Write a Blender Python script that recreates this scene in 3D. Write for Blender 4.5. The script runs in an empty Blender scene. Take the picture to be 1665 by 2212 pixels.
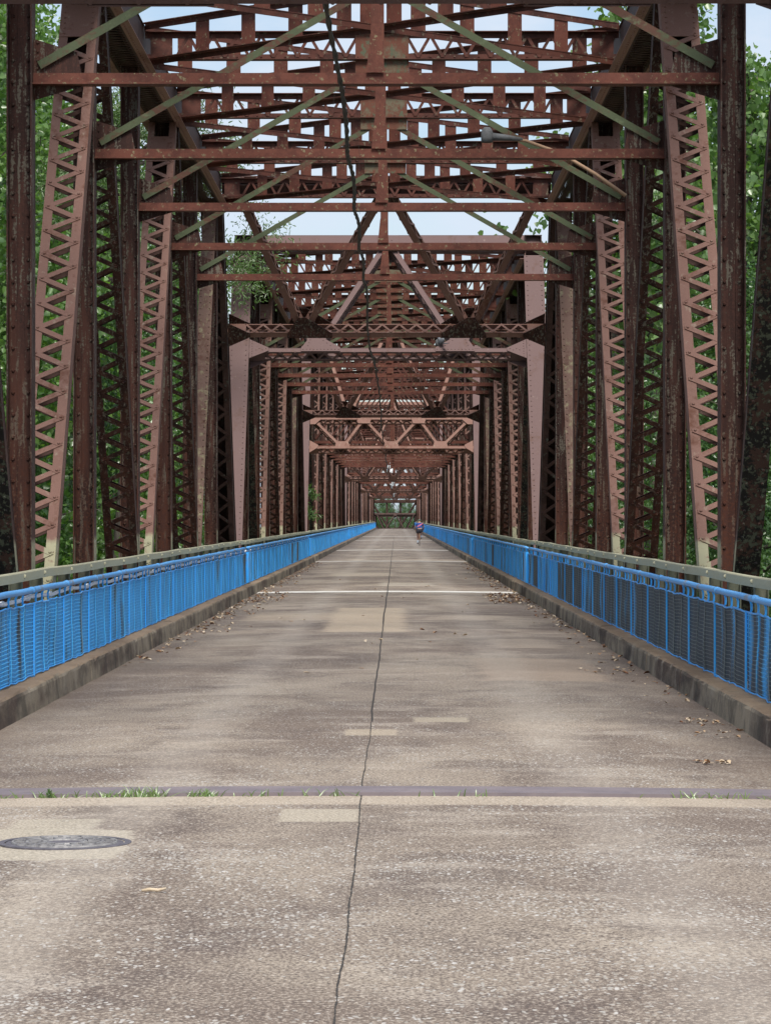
import bpy, math, random
import numpy as np
from mathutils import Vector, Matrix

random.seed(7)
RNG = np.random.default_rng(11)
SC = bpy.context.scene
COL = SC.collection
R = math.radians

# ------------------------------------------------------------------ camera, sky, sun, exposure
FPX, WPX = 6650.0, 1665.0
cam = bpy.data.cameras.new("camera")
cam.sensor_fit = 'HORIZONTAL'
cam.sensor_width = 36.0
cam.lens = FPX / WPX * 36.0
cam.clip_start = 0.1
cam.clip_end = 6000
camo = bpy.data.objects.new("camera", cam)
COL.objects.link(camo)
EYE = 1.743
camo.location = (0.21, 0, EYE)
camo.rotation_euler = (R(90 + 0.121), 0, R(0.2025))
SC.camera = camo

SUN_EL, SUN_AZ = R(56), R(172)          # azimuth measured from +Y towards +X: behind the camera, to the right
world = bpy.data.worlds.new("World")
SC.world = world
world.use_nodes = True
wt = world.node_tree
wt.nodes.clear()
w_out = wt.nodes.new('ShaderNodeOutputWorld')
w_bg = wt.nodes.new('ShaderNodeBackground')
w_sky = wt.nodes.new('ShaderNodeTexSky')
w_sky.sky_type = 'NISHITA'
w_sky.sun_disc = False
w_sky.sun_elevation = SUN_EL
w_sky.sun_rotation = SUN_AZ
w_sky.air_density = 1.0
w_sky.dust_density = 1.5
w_bg.inputs['Strength'].default_value = 0.088
w_tc = wt.nodes.new('ShaderNodeTexCoord')
w_map = wt.nodes.new('ShaderNodeMapping')
w_map.inputs['Scale'].default_value = (2.2, 2.2, 7.0)
w_map.inputs['Location'].default_value = (3.3, 1.7, 0.35)
w_n = wt.nodes.new('ShaderNodeTexNoise')
w_n.inputs['Scale'].default_value = 3.4
w_n.inputs['Detail'].default_value = 7
w_n.inputs['Roughness'].default_value = 0.55
w_r = wt.nodes.new('ShaderNodeValToRGB')
w_r.color_ramp.elements[0].position = 0.40
w_r.color_ramp.elements[1].position = 0.58
w_r.color_ramp.elements[0].color = (0.10, 0.10, 0.10, 1)
w_r.color_ramp.elements[1].color = (0.92, 0.92, 0.92, 1)
w_mix = wt.nodes.new('ShaderNodeMixRGB')
w_mix.inputs['Color2'].default_value = (4.5, 5.1, 5.95, 1)
L = wt.links.new
L(w_tc.outputs['Generated'], w_map.inputs['Vector'])
L(w_map.outputs['Vector'], w_n.inputs['Vector'])
L(w_n.outputs['Fac'], w_r.inputs['Fac'])
L(w_r.outputs['Color'], w_mix.inputs['Fac'])
L(w_sky.outputs['Color'], w_mix.inputs['Color1'])
L(w_mix.outputs['Color'], w_bg.inputs['Color'])
L(w_bg.outputs['Background'], w_out.inputs['Surface'])

sun = bpy.data.lights.new("sun", 'SUN')
sun.energy = 2.7
sun.angle = R(22)
sun.color = (1.0, 0.95, 0.88)
suno = bpy.data.objects.new("sun", sun)
COL.objects.link(suno)
sd = Vector((math.sin(SUN_AZ) * math.cos(SUN_EL), math.cos(SUN_AZ) * math.cos(SUN_EL), math.sin(SUN_EL)))
suno.rotation_euler = sd.to_track_quat('Z', 'Y').to_euler()
suno.location = (0, 0, 60)

SC.view_settings.view_transform = 'Standard'
SC.view_settings.look = 'None'
SC.view_settings.exposure = 0.86
SC.view_settings.gamma = 1.0
SC.render.engine = 'CYCLES'
SC.cycles.max_bounces = 6
SC.cycles.diffuse_bounces = 3
SC.cycles.transparent_max_bounces = 6

# ------------------------------------------------------------------ object helpers
def tag(o, label=None, cat=None, group=None, kind=None):
    if label: o['label'] = label
    if cat: o['category'] = cat
    if group: o['group'] = group
    if kind: o['kind'] = kind
    return o

def empty(name, loc, label=None, cat=None, group=None, rz=0):
    o = bpy.data.objects.new(name, None)
    COL.objects.link(o)
    o.location = loc
    o.rotation_euler = (0, 0, rz)
    o.empty_display_size = 0.3
    return tag(o, label, cat, group)

def inst(name, me, parent=None, loc=(0, 0, 0), rot=(0, 0, 0)):
    o = bpy.data.objects.new(name, me)
    COL.objects.link(o)
    o.location = loc
    o.rotation_euler = rot
    if parent is not None: o.parent = parent
    return o

def copy_tree(o, parent=None):
    c = o.copy()
    COL.objects.link(c)
    c.parent = parent
    for ch in list(o.children):
        copy_tree(ch, c)
    return c

class Fr:
    """member frame: u along, v across, w = u x v"""
    def __init__(s, A, B, v):
        s.A = Vector(A)
        d = Vector(B) - s.A
        s.L = d.length
        s.u = d / s.L
        v = Vector(v)
        s.v = (v - s.u * v.dot(s.u)).normalized()
        s.w = s.u.cross(s.v)
    def P(s, t, a, b):
        return s.A + s.u * t + s.v * a + s.w * b

class MB:
    def __init__(s):
        s.V = []; s.F = []; s.M = []; s.m = 0
    def add(s, vs, fs):
        n = len(s.V)
        s.V.extend(tuple(v) for v in vs)
        s.F.extend(tuple(i + n for i in f) for f in fs)
        s.M.extend([s.m] * len(fs))
    def box(s, fr, s0, s1, a0, a1, b0, b1):
        P = fr.P
        s.add([P(s0, a0, b0), P(s1, a0, b0), P(s1, a1, b0), P(s0, a1, b0),
               P(s0, a0, b1), P(s1, a0, b1), P(s1, a1, b1), P(s0, a1, b1)],
              [(0, 3, 2, 1), (4, 5, 6, 7), (0, 1, 5, 4), (1, 2, 6, 5), (2, 3, 7, 6), (3, 0, 4, 7)])
    def abox(s, x0, x1, y0, y1, z0, z1):
        s.add([(x0, y0, z0), (x1, y0, z0), (x1, y1, z0), (x0, y1, z0), (x0, y0, z1), (x1, y0, z1), (x1, y1, z1), (x0, y1, z1)],
              [(0, 3, 2, 1), (4, 5, 6, 7), (0, 1, 5, 4), (1, 2, 6, 5), (2, 3, 7, 6), (3, 0, 4, 7)])
    def flat(s, fr, p0, p1, wd, b0, b1, ext=0.025):
        """flat bar in the (s,a) plane of fr"""
        d = Vector((p1[0] - p0[0], p1[1] - p0[1]))
        l = d.length
        d /= l
        n = Vector((-d.y, d.x)) * wd / 2
        q0 = Vector(p0) - d * ext
        q1 = Vector(p1) + d * ext
        cs = [q0 - n, q1 - n, q1 + n, q0 + n]
        s.add([fr.P(c.x, c.y, b0) for c in cs] + [fr.P(c.x, c.y, b1) for c in cs],
              [(0, 3, 2, 1), (4, 5, 6, 7), (0, 1, 5, 4), (1, 2, 6, 5), (2, 3, 7, 6), (3, 0, 4, 7)])
    def poly(s, fr, pts, b0, b1):
        """prism of a polygon in (s,a) between b0 and b1"""
        n = len(pts)
        s.add([fr.P(p[0], p[1], b0) for p in pts] + [fr.P(p[0], p[1], b1) for p in pts],
              [tuple(range(n))[::-1], tuple(range(n, 2 * n))] + [(i, (i + 1) % n, n + (i + 1) % n, n + i) for i in range(n)])
    def rivet(s, fr, t, a, b, sg, r=0.019):
        vs = []
        for k in range(6):
            c, q = math.cos(k * math.pi / 3) * r, math.sin(k * math.pi / 3) * r
            vs.append(fr.P(t + c, a + q, b))
        for k in range(6):
            c, q = math.cos(k * math.pi / 3) * r * .62, math.sin(k * math.pi / 3) * r * .62
            vs.append(fr.P(t + c, a + q, b + sg * r * .8))
        fs = [(i, (i + 1) % 6, 6 + (i + 1) % 6, 6 + i) for i in range(6)] + [(6, 7, 8, 9, 10, 11)]
        if sg < 0: fs = [f[::-1] for f in fs]
        s.add(vs, fs)
    def tube(s, pts, r, n=8, cap=True):
        pts = [Vector(p) for p in pts]
        rs = r if isinstance(r, (list, tuple)) else [r] * len(pts)
        base = len(s.V)
        up = Vector((0, 0, 1))
        prev = None
        for i, p in enumerate(pts):
            d = (pts[min(i + 1, len(pts) - 1)] - pts[max(i - 1, 0)]).normalized()
            if prev is None:
                a = up if abs(d.z) < .9 else Vector((1, 0, 0))
                x = (a - d * a.dot(d)).normalized()
            else:
                x = (prev - d * prev.dot(d)).normalized()
            prev = x
            y = d.cross(x)
            for k in range(n):
                t = 2 * math.pi * k / n
                s.V.append(tuple(p + (x * math.cos(t) + y * math.sin(t)) * rs[i]))
        for i in range(len(pts) - 1):
            for k in range(n):
                s.F.append((base + i * n + k, base + i * n + (k + 1) % n, base + (i + 1) * n + (k + 1) % n, base + (i + 1) * n + k))
                s.M.append(s.m)
        if cap:
            s.F.append(tuple(base + k for k in range(n))[::-1]); s.M.append(s.m)
            e = base + (len(pts) - 1) * n
            s.F.append(tuple(e + k for k in range(n))); s.M.append(s.m)
    def lathe(s, prof, n=16, M=None):
        """prof: (r,z) list round Z, M optional matrix"""
        base = len(s.V)
        for r_, z in prof:
            for k in range(n):
                t = 2 * math.pi * k / n
                v = Vector((r_ * math.cos(t), r_ * math.sin(t), z))
                s.V.append(tuple(M @ v if M else v))
        for i in range(len(prof) - 1):
            for k in range(n):
                s.F.append((base + i * n + k, base + i * n + (k + 1) % n, base + (i + 1) * n + (k + 1) % n, base + (i + 1) * n + k))
                s.M.append(s.m)
    def mesh(s, name, mats, smooth=False):
        me = bpy.data.meshes.new(name)
        me.from_pydata(s.V, [], s.F)
        if not isinstance(mats, (list, tuple)): mats = [mats]
        for m in mats: me.materials.append(m)
        if len(mats) > 1: me.polygons.foreach_set('material_index', s.M)
        if smooth: me.polygons.foreach_set('use_smooth', [True] * len(me.polygons))
        me.update()
        return me

def np_mesh(name, V, F, mats, mi=None, smooth=False):
    me = bpy.data.meshes.new(name)
    V = np.asarray(V, dtype=np.float32).reshape(-1, 3)
    F = np.asarray(F, dtype=np.int32)
    k = F.shape[1]
    me.vertices.add(len(V)); me.vertices.foreach_set('co', V.ravel())
    me.loops.add(F.size); me.loops.foreach_set('vertex_index', F.ravel())
    me.polygons.add(len(F))
    me.polygons.foreach_set('loop_start', np.arange(0, F.size, k, dtype=np.int32))
    me.polygons.foreach_set('loop_total', np.full(len(F), k, dtype=np.int32))
    for m in (mats if isinstance(mats, (list, tuple)) else [mats]): me.materials.append(m)
    if mi is not None: me.polygons.foreach_set('material_index', np.asarray(mi, dtype=np.int32))
    if smooth: me.polygons.foreach_set('use_smooth', np.ones(len(F), dtype=bool))
    me.update(calc_edges=True)
    me.validate()
    return me

# ------------------------------------------------------------------ material helpers
class NT:
    def __init__(s, name):
        s.mat = bpy.data.materials.new(name)
        s.mat.use_nodes = True
        s.t = s.mat.node_tree
        s.t.nodes.clear()
        s.out = s.n('OutputMaterial')
        s.bsdf = s.n('BsdfPrincipled')
        s.l(s.bsdf.outputs[0], s.out.inputs['Surface'])
        s.bsdf.inputs['Roughness'].default_value = .8
        s.bsdf.inputs['Specular IOR Level'].default_value = .3
    def n(s, t): return s.t.nodes.new('ShaderNode' + t)
    def l(s, a, b): s.t.links.new(a, b)
    def setin(s, sock, v):
        if hasattr(v, 'links'): s.l(v, sock)
        else: sock.default_value = v
    def math(s, op, a, b=0.0, c=None, clamp=False):
        m = s.n('Math'); m.operation = op; m.use_clamp = clamp
        s.setin(m.inputs[0], a); s.setin(m.inputs[1], b)
        if c is not None: s.setin(m.inputs[2], c)
        return m.outputs[0]
    def vmath(s, op, a, b=(0, 0, 0)):
        m = s.n('VectorMath'); m.operation = op
        s.setin(m.inputs[0], a); s.setin(m.inputs[1], b)
        return m.outputs[0]
    def mapping(s, v, scale=(1, 1, 1), loc=(0, 0, 0)):
        m = s.n('Mapping'); s.l(v, m.inputs['Vector'])
        m.inputs['Scale'].default_value = scale; m.inputs['Location'].default_value = loc
        return m.outputs[0]
    def noise(s, v, scale, detail=5, rough=.55, dist=0.0):
        m = s.n('TexNoise'); s.l(v, m.inputs['Vector'])
        m.inputs['Scale'].default_value = scale; m.inputs['Detail'].default_value = detail
        m.inputs['Roughness'].default_value = rough; m.inputs['Distortion'].default_value = dist
        return m.outputs['Fac']
    def voronoi(s, v, scale, out='Distance', feat='F1', rand=1.0):
        m = s.n('TexVoronoi'); s.l(v, m.inputs['Vector']); m.feature = feat
        m.inputs['Scale'].default_value = scale
        m.inputs['Randomness'].default_value = rand
        return m.outputs[out]
    def step(s, v, lo, hi):
        m = s.n('MapRange'); m.clamp = True
        s.setin(m.inputs['Value'], v)
        m.inputs['From Min'].default_value = lo; m.inputs['From Max'].default_value = hi
        return m.outputs['Result']
    def mix(s, f, a, b):
        m = s.n('MixRGB')
        s.setin(m.inputs['Fac'], f)
        for k, v in (('Color1', a), ('Color2', b)):
            if hasattr(v, 'links'): s.l(v, m.inputs[k])
            else: m.inputs[k].default_value = (*v, 1)
        return m.outputs['Color']
    def mul(s, c, f):
        m = s.n('MixRGB'); m.blend_type = 'MULTIPLY'; m.inputs['Fac'].default_value = 1
        s.setin(m.inputs['Color1'], c); s.setin(m.inputs['Color2'], f)
        return m.outputs['Color']
    def sep(s, v):
        m = s.n('SeparateXYZ'); s.l(v, m.inputs[0]); return m.outputs
    def comb(s, x, y, z):
        m = s.n('CombineXYZ')
        for i, q in enumerate((x, y, z)): s.setin(m.inputs[i], q)
        return m.outputs[0]
    def bump(s, h, strength=.3, dist=.01):
        m = s.n('Bump'); m.inputs['Strength'].default_value = strength; m.inputs['Distance'].default_value = dist
        s.l(h, m.inputs['Height']); s.l(m.outputs[0], s.bsdf.inputs['Normal'])
    def coords(s, randomise=True):
        tc = s.n('TexCoord').outputs['Object']
        if randomise:
            oi = s.n('ObjectInfo').outputs['Random']
            off = s.comb(s.math('MULTIPLY', oi, 71.0), s.math('MULTIPLY', oi, 37.0), s.math('MULTIPLY', oi, 113.0))
            tc = s.vmath('ADD', tc, off)
        return tc
    def pos(s): return s.n('NewGeometry').outputs['Position']
    def nor(s): return s.n('NewGeometry').outputs['True Normal']
    def island(s): return s.n('NewGeometry').outputs['Random Per Island']
    def color(s, c): s.setin(s.bsdf.inputs['Base Color'], c if hasattr(c, 'links') else (*c, 1))

def steel(name, base, rust, pale, r_lo, r_hi, p_lo, p_hi, stretch=(1, 1, .3), khaki=False, sc=1.0, rough=.72):
    """weathered painted steel: paint, rust patches, flaked primer, thin streaks"""
    t = NT(name)
    c = t.coords()
    cs = t.mapping(c, stretch)
    n1 = t.noise(cs, 2.2 * sc, 8, .62, .4)
    n2 = t.noise(c, 14 * sc, 7, .65)
    n3 = t.noise(cs, 9 * sc, 6, .6)
    n4 = t.noise(c, 70, 3, .5)
    col = t.mix(n4, tuple(x * .78 for x in base), tuple(min(1, x * 1.22) for x in base))
    f = t.math('ADD', t.math('MULTIPLY', n1, .65), t.math('MULTIPLY', n2, .35))
    rustc = t.mix(n2, tuple(x * .55 for x in rust), tuple(x * 1.4 for x in rust))
    col = t.mix(t.step(f, r_lo, r_hi), col, rustc)
    g = t.math('ADD', t.math('MULTIPLY', n3, .6), t.math('MULTIPLY', n2, .4))
    palec = t.mix(n4, tuple(x * .7 for x in pale), tuple(x * 1.15 for x in pale))
    col = t.mix(t.step(g, p_lo, p_hi), col, palec)
    if khaki is True:                            # splash zone: more orange corrosion low on the posts
        zz_ = t.sep(t.pos())[2]
        low = t.math('MULTIPLY', t.step(t.math('ADD', zz_, t.math('MULTIPLY', n1, 5.0)), 6.4, 3.4), t.step(n2, .44, .58))
        col = t.mix(t.math('MULTIPLY', low, .8), col, (.100, .029, .012))
    if khaki:                                   # the posts are painted pale khaki up to 1.5 m on the side of the roadway
        ps = t.sep(t.pos()); ns = t.sep(t.nor())
        face = t.math('MULTIPLY', t.math('MULTIPLY', t.math('SIGN', ps[0]), ns[0]), -1.0)
        inner = t.math('MULTIPLY', t.step(ns[1], -.5, -.7), t.step(t.math('ABSOLUTE', ps[0]), 3.585, 3.575)) if khaki == 2 else 0.0
        f1 = t.math('MULTIPLY', t.math('MAXIMUM', t.step(face, .5, .7), inner), t.math('SUBTRACT', 1.0, t.step(t.math('ADD', ps[2], t.math('MULTIPLY', n2, .16)), 1.55, 1.62)))
        kh = t.mix(n1, (.40, .36, .22), (.26, .26, .17))
        col = t.mix(t.math('MULTIPLY', f1, t.step(n2, .30, .45)), col, kh)
    t.color(col)
    t.bsdf.inputs['Roughness'].default_value = rough
    t.bump(t.math('ADD', n2, t.math('MULTIPLY', n1, .6)), .35, .006)
    return t.mat

M = {}
M['paint'] = steel('brown paint', (.190, .100, .075), (.105, .040, .022), (.27, .19, .14), .53, .62, .56, .64, khaki=2)
M['mauve'] = steel('mauve paint', (.120, .073, .068), (.095, .050, .038), (.21, .15, .13), .55, .66, .60, .68)
M['rust'] = steel('flaking post paint', (.066, .025, .017), (.028, .010, .007), (.128, .110, .084), .43, .54, .53, .565, (1, 1, .09), khaki=True, sc=2.4)
M['strut'] = steel('rusty strut', (.128, .043, .028), (.080, .025, .017), (.21, .175, .10), .46, .58, .565, .61, (1, 1, 1), sc=1.7)
M['green'] = steel('green primer', (.070, .086, .044), (.085, .038, .024), (.12, .15, .08), .50, .57, .55, .64, (.4, 1, 1), rough=.6)
M['gusset'] = steel('stained gusset', (.125, .105, .066), (.120, .042, .025), (.09, .10, .06), .44, .52, .56, .60, (1, 1, .5))
M['lateral'] = steel('rusted lateral', (.092, .031, .021), (.045, .016, .011), (.16, .13, .09), .46, .58, .565, .62, (1, 1, 1))
M['dark'] = steel('steel with painted shade', (.060, .030, .024), (.030, .013, .010), (.09, .09, .07), .47, .58, .57, .64, (1, .3, 1))  # shade of chord webs and undersides put into the colour
M['khaki'] = steel('khaki guardrail paint', (.42, .40, .27), (.17, .11, .06), (.50, .48, .36), .58, .68, .55, .66, (1, .3, 1))
M['olive'] = steel('olive post paint', (.105, .112, .078), (.07, .05, .035), (.16, .16, .115), .54, .64, .56, .64)
M['edge'] = steel('pink paint with bounce light', (.30, .175, .145), (.16, .07, .05), (.38, .27, .23), .54, .64, .58, .66, (1, .3, 1))  # light bounced up from the deck, painted into the angle's colour
M['inner'] = steel('rear face with painted shade', (.070, .035, .027), (.05, .02, .013), (.13, .10, .075), .50, .60, .58, .66)  # darkened so the back lacing reads as shaded
M['streaked'] = steel('streaked cover plate', (.125, .072, .052), (.075, .030, .018), (.20, .165, .095), .50, .60, .53, .60, (1, 1, .10))
M['black_peel'] = steel('peeling dark paint', (.060, .030, .022), (.012, .010, .009), (.085, .092, .062), .47, .50, .53, .55, (1, 1, .6), sc=2.2)

# ------------------------------------------------------------------ truss span generator
CC = 3.685                                     # half distance between the truss planes
XV = (1, 0, 0)

def laced_box(fr, A, D, fl, pitch, front='lace', back='lace', tie=.45, t=.012, bw=.055, riv=False, hole=0.0, s0=0, s1=None):
    """two channels joined by lacing or plates; front is -b, back is +b. returns (body, lacing)"""
    s1 = fr.L if s1 is None else s1
    m = MB(); lc = MB()
    for sg in (-1, 1):
        a0, a1 = sorted((sg * A, sg * (A - t)))
        m.box(fr, s0, s1, *sorted((sg * A, sg * (A - t * .5))), -D, D)
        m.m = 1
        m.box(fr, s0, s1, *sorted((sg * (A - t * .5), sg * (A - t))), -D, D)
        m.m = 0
        f0, f1 = sorted((sg * (A + .004), sg * (A - fl)))
        m.box(fr, s0, s1, f0, f1, -D - t, -D)
        f0, f1 = sorted((sg * (A + .004), sg * (A - fl * .45)))
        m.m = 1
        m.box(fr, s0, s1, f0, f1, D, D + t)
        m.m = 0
    for side, kind in ((-1, front), (1, back)):
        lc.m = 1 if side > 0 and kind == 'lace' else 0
        b0, b1 = sorted((side * (D + t), side * (D + t + .01)))
        bb = b1 if side > 0 else b0
        if kind == 'plate':
            lc.box(fr, s0, s1, -A - .02, A + .02, b0, b1)
            if riv:
                k = s0 + .08
                while k < s1:
                    for sg in (-1, 1): lc.rivet(fr, k, sg * (A - fl * .45), bb, side)
                    k += .16
        elif kind == 'lace':
            for q in ((s0, s0 + tie), (s1 - tie - hole, s1 - hole)):
                lc.box(fr, q[0], q[1], -A, A, b0, b1)
                if riv:
                    for j in range(int(tie / .09)):
                        for sg in (-1, 1): lc.rivet(fr, q[0] + .05 + j * .09, sg * (A - fl * .5), bb, side, .016)
            n = max(2, int((s1 - s0 - 2 * tie - hole) / pitch))
            p = (s1 - s0 - 2 * tie - hole) / n
            e = A - fl * .5
            for i in range(n):
                sg = (1 if i % 2 else -1) * (1 if side < 0 else -1)
                z0 = s0 + tie + i * p
                off = .004 if (i % 2) else 0
                lc.flat(fr, (z0, sg * e), (z0 + p, -sg * e), bw, b0 + (off if side > 0 else -off), b1 + (off if side > 0 else -off))
                if riv: lc.rivet(fr, z0 + p, -sg * e, bb + side * .004, side, .02)
    return m, lc

def i_post(fr, hw, hf, riv=True, s0=0, s1=None):
    s1 = fr.L if s1 is None else s1
    m = MB()
    m.box(fr, s0, s1, -hw, hw, -.006, .006)
    for sg in (-1, 1):
        a0, a1 = sorted((sg * hw, sg * (hw - .014)))
        m.box(fr, s0, s1, a0, a1, -hf, hf)
        a0, a1 = sorted((sg * (hw - .014), sg * (hw - .09)))
        m.box(fr, s0, s1, a0, a1, -.018, -.006)
        m.box(fr, s0, s1, a0, a1, .006, .018)
        if riv:
            k = s0 + .1
            while k < s1:
                m.rivet(fr, k, sg * (hw - .052), -.018, -1, .021)
                k += .23
    return m

def build_span(name, p, n, H, zb, strut_z, portal_z, two_tier=False, fine=True, label=None, loc=(0, 0, 0)):
    """Warren truss with verticals: n panels of length p, chord centre heights zb and H; everything in the span's own axes"""
    root = empty(name, loc, label, 'truss bridge span', 'steel truss spans of the bridge')
    ctop = H + .30; cbot = H - .30
    riv = fine
    vec = Vector
    # --- chords
    fr = Fr((0, p - .25, H), (0, (n - 1) * p + .25, H), XV)
    m, lc = laced_box(fr, .20, .28, .13, .11 if fine else .3, 'plate', 'lace', tie=.4, bw=.05, riv=False)
    if riv:
        k = .1
        while k < fr.L:
            for sg in (-1, 1): m.rivet(fr, k, sg * .13, .295, 1, .018)
            k += .2
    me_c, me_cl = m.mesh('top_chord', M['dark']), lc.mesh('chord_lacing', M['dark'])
    m = MB()
    for sg in (-1, 1):
        a0, a1 = sorted((sg * .206, sg * .216))
        m.box(fr, 0, fr.L, a0, a1, .16, .292)
        a0, a1 = sorted((sg * .206, sg * .345))
        m.box(fr, 0, fr.L, a0, a1, .294, .304)
        if riv:
            k = .1
            while k < fr.L: m.rivet(fr, k, sg * .26, .304, 1, .018); k += .2
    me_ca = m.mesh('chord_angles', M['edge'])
    fr = Fr((0, -.2, zb), (0, n * p + .2, zb), XV)
    m, lc = laced_box(fr, .20, .22, .1, .5, 'plate', 'lace', tie=.4)
    me_b = m.mesh('bottom_chord', M['rust'])
    for sx in (-CC, CC):
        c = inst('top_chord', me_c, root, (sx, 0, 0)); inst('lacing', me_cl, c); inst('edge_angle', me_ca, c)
        inst('bottom_chord', me_b, root, (sx, 0, 0))
    # --- verticals
    fr = Fr((0, 0, zb), (0, 0, cbot + .05), XV)
    me_p = i_post(fr, .13, .17, riv).mesh('post', M['rust'])
    for k in range(1, n):
        for sx in (-CC, CC): inst('vertical_post', me_p, root, (sx, k * p, 0))
    # --- diagonals
    def diag(y0, y1, front, back, A, mat, mat2, name_, pl=False, fl=.105, D=.125, tie=.55, nm_hole=False):
        fr = Fr((0, y0, zb), (0, y1, H), XV)
        m, lc = laced_box(fr, A, D, fl, (.182 if fine else .36), front, back, tie=tie, riv=riv, hole=.38 if nm_hole else 0, bw=.064 if fine else .07, s1=fr.L - .42)
        return m.mesh(name_, [mat, M['dark']]), lc.mesh(name_ + '_lacing', [mat2, M['inner']])  # inner walls and back lacing carry the interior shade as colour
    bk = 'lace' if fine else 'none'
    dfl = .105 if fine else .085
    up = diag(0, p, 'lace', bk, .225, M['paint'], M['paint'], 'diagonal', nm_hole=True, fl=dfl)
    dn = diag(p, 0, 'lace', bk, .225, M['rust'], M['rust'], 'diagonal', fl=dfl)  # darker material stands in for shade on the down-facing lattice
    plu = diag(0, p, 'plate', 'lace', .12, M['paint'], M['streaked'], 'diagonal', fl=.06)
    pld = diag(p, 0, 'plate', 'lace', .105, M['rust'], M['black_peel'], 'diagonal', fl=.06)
    for k in range(1, n - 1):
        if k % 2:                       # from the upper node down to the next lower node
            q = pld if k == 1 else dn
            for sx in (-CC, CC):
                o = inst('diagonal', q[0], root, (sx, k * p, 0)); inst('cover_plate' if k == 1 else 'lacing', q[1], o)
        else:
            q = plu if k == n - 2 else up
            for sx in (-CC, CC):
                o = inst('diagonal', q[0], root, (sx, k * p, 0)); inst('cover_plate' if k == n - 2 else 'lacing', q[1], o)
    # --- end posts
    e0 = diag(0, p, 'plate', 'lace', .225, M['rust'], M['mauve'], 'end_post', D=.17)
    fr = Fr((0, n * p, zb), (0, (n - 1) * p, H), XV)
    m, lc = laced_box(fr, .225, .17, .12, .3 if fine else .4, 'lace', 'plate', tie=.6, bw=.07, riv=False, s1=fr.L - .3)
    e1 = m.mesh('end_post', M['dark']), lc.mesh('end_post_lacing', M['dark'])  # shade on the underside given as a darker colour
    for sx in (-CC, CC):
        o = inst('end_post', e0[0], root, (sx, 0, 0)); inst('cover_plate', e0[1], o)
        o = inst('end_post', e1[0], root, (sx, 0, 0)); inst('lacing', e1[1], o)
    # --- sway frames at the inner verticals
    xi = CC - .13
    fr = Fr((-xi, 0, strut_z), (xi, 0, strut_z), (0, 1, 0))      # a = y, b = z
    m = MB()
    m.box(fr, 0, fr.L, -.012, .012, -.05, .06)
    m.box(fr, 0, fr.L, -.11, .11, -.066, -.05)
    for s0, s1 in ((0, .55), (fr.L - .55, fr.L)):
        m.box(fr, s0, s1, -.02, .02, -.046, .056)
    me_ss = m.mesh('sway_strut', M['strut'])
    fz = Fr((0, 0, 0), (0, 0, 1), XV)                            # s=z a=x b=y
    me_sg = []
    for sg in (-1, 1):
        m = MB()
        m.poly(fz, [(strut_z - .07, sg * xi), (strut_z + .42, sg * xi), (strut_z + .28, sg * (xi - .45)), (strut_z - .07, sg * (xi - .52)), (strut_z - .07, sg * (xi - .5)), (strut_z - .22, sg * xi)][::sg], .024, .034)
        if riv:
            for j in range(7): m.rivet(fz, strut_z - .16 + j * .09, sg * (xi - .04), .024, -1, .016)
        me_sg.append(m.mesh('sway_gusset', M['rust']))
    top_z = cbot + .11
    me_br = []
    for sg in (-1, 1):
        fr = Fr((sg * (xi - .06), 0, strut_z + .14), (sg * .24, 0, top_z - .16), (0, 1, 0))
        m = MB()
        w_up = 1 if fr.w.z > 0 else -1
        m.box(fr, 0, fr.L, -.012, 0, -.043, .043)
        b0, b1 = sorted((w_up * .043, w_up * .031))
        m.box(fr, 0, fr.L, 0, .10, b0, b1)
        me_br.append(m.mesh('sway_brace', M['green'] if fine else M['lateral']))
    fr = Fr((0, 0, strut_z + .06), (0, 0, cbot + .10), XV)
    m = MB()
    m.box(fr, 0, fr.L, -.055, .055, -.03, -.018)
    m.box(fr, 0, fr.L, .043, .055, -.018, .06)
    m.box(fr, 0, fr.L, -.055, -.043, -.018, .06)
    m.poly(fr, [(0, -.10), (0, .08), (.40, .06), (.40, -.06)][::-1], -.044, -.031)
    me_h = m.mesh('hanger', M['strut'])
    # top strut with V lacing
    xs = CC - .22
    fx = Fr((-xs, 0, 0), (xs, 0, 0), (0, 0, 1))                 # s = x, a = z, b = -y
    m = MB(); lc = MB()
    zl, zu = cbot + .11, cbot + .43
    for z0, z1, lip in ((zl, zl + .085, zl), (zu, zu + .095, zu + .083)):
        m.box(fx, 0, fx.L, z0, z1, -.012, .012)
        m.box(fx, 0, fx.L, lip, lip + .012, -.10, -.012)
        m.box(fx, 0, fx.L, lip, lip + .012, .012, .10)
    for q0, q1 in ((.08, .40), (fx.L - .40, fx.L - .08)):
        m.box(fx, q0, q1, zl + .03, zu + .05, .013, .022)
    nb = 34; e0_, e1_ = .46, fx.L - .46
    for i in range(nb):
        pp = (e1_ - e0_) / nb
        a, b = (zl + .05, zu + .04) if i % 2 == 0 else (zu + .04, zl + .05)
        lc.flat(fx, (e0_ + i * pp, a), (e0_ + (i + 1) * pp, b), .045, .013 + .003 * (i % 2), .023 + .003 * (i % 2))
        if riv: lc.rivet(fx, e0_ + i * pp, zl + .042, .026, 1, .018)
    me_ts, me_tl = m.mesh('top_strut', M['lateral']), lc.mesh('strut_lacing', M['lateral'])
    m = MB()
    m.box(fx, xs - .39, xs + .39, zl - .19, zu + .06, .026, .036)
    me_tg = m.mesh('centre_gusset', M['gusset'] if fine else M['lateral'])
    for k in range(2, n - 1):
        o = inst('sway_strut', me_ss, root, (0, k * p, 0)); 
        for q in me_sg: inst('gusset_plate', q, o)
        inst('sway_brace', me_br[0], root, (0, k * p, 0)); inst('sway_brace', me_br[1], root, (0, k * p, 0))
        inst('hanger', me_h, root, (0, k * p, 0))
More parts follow.
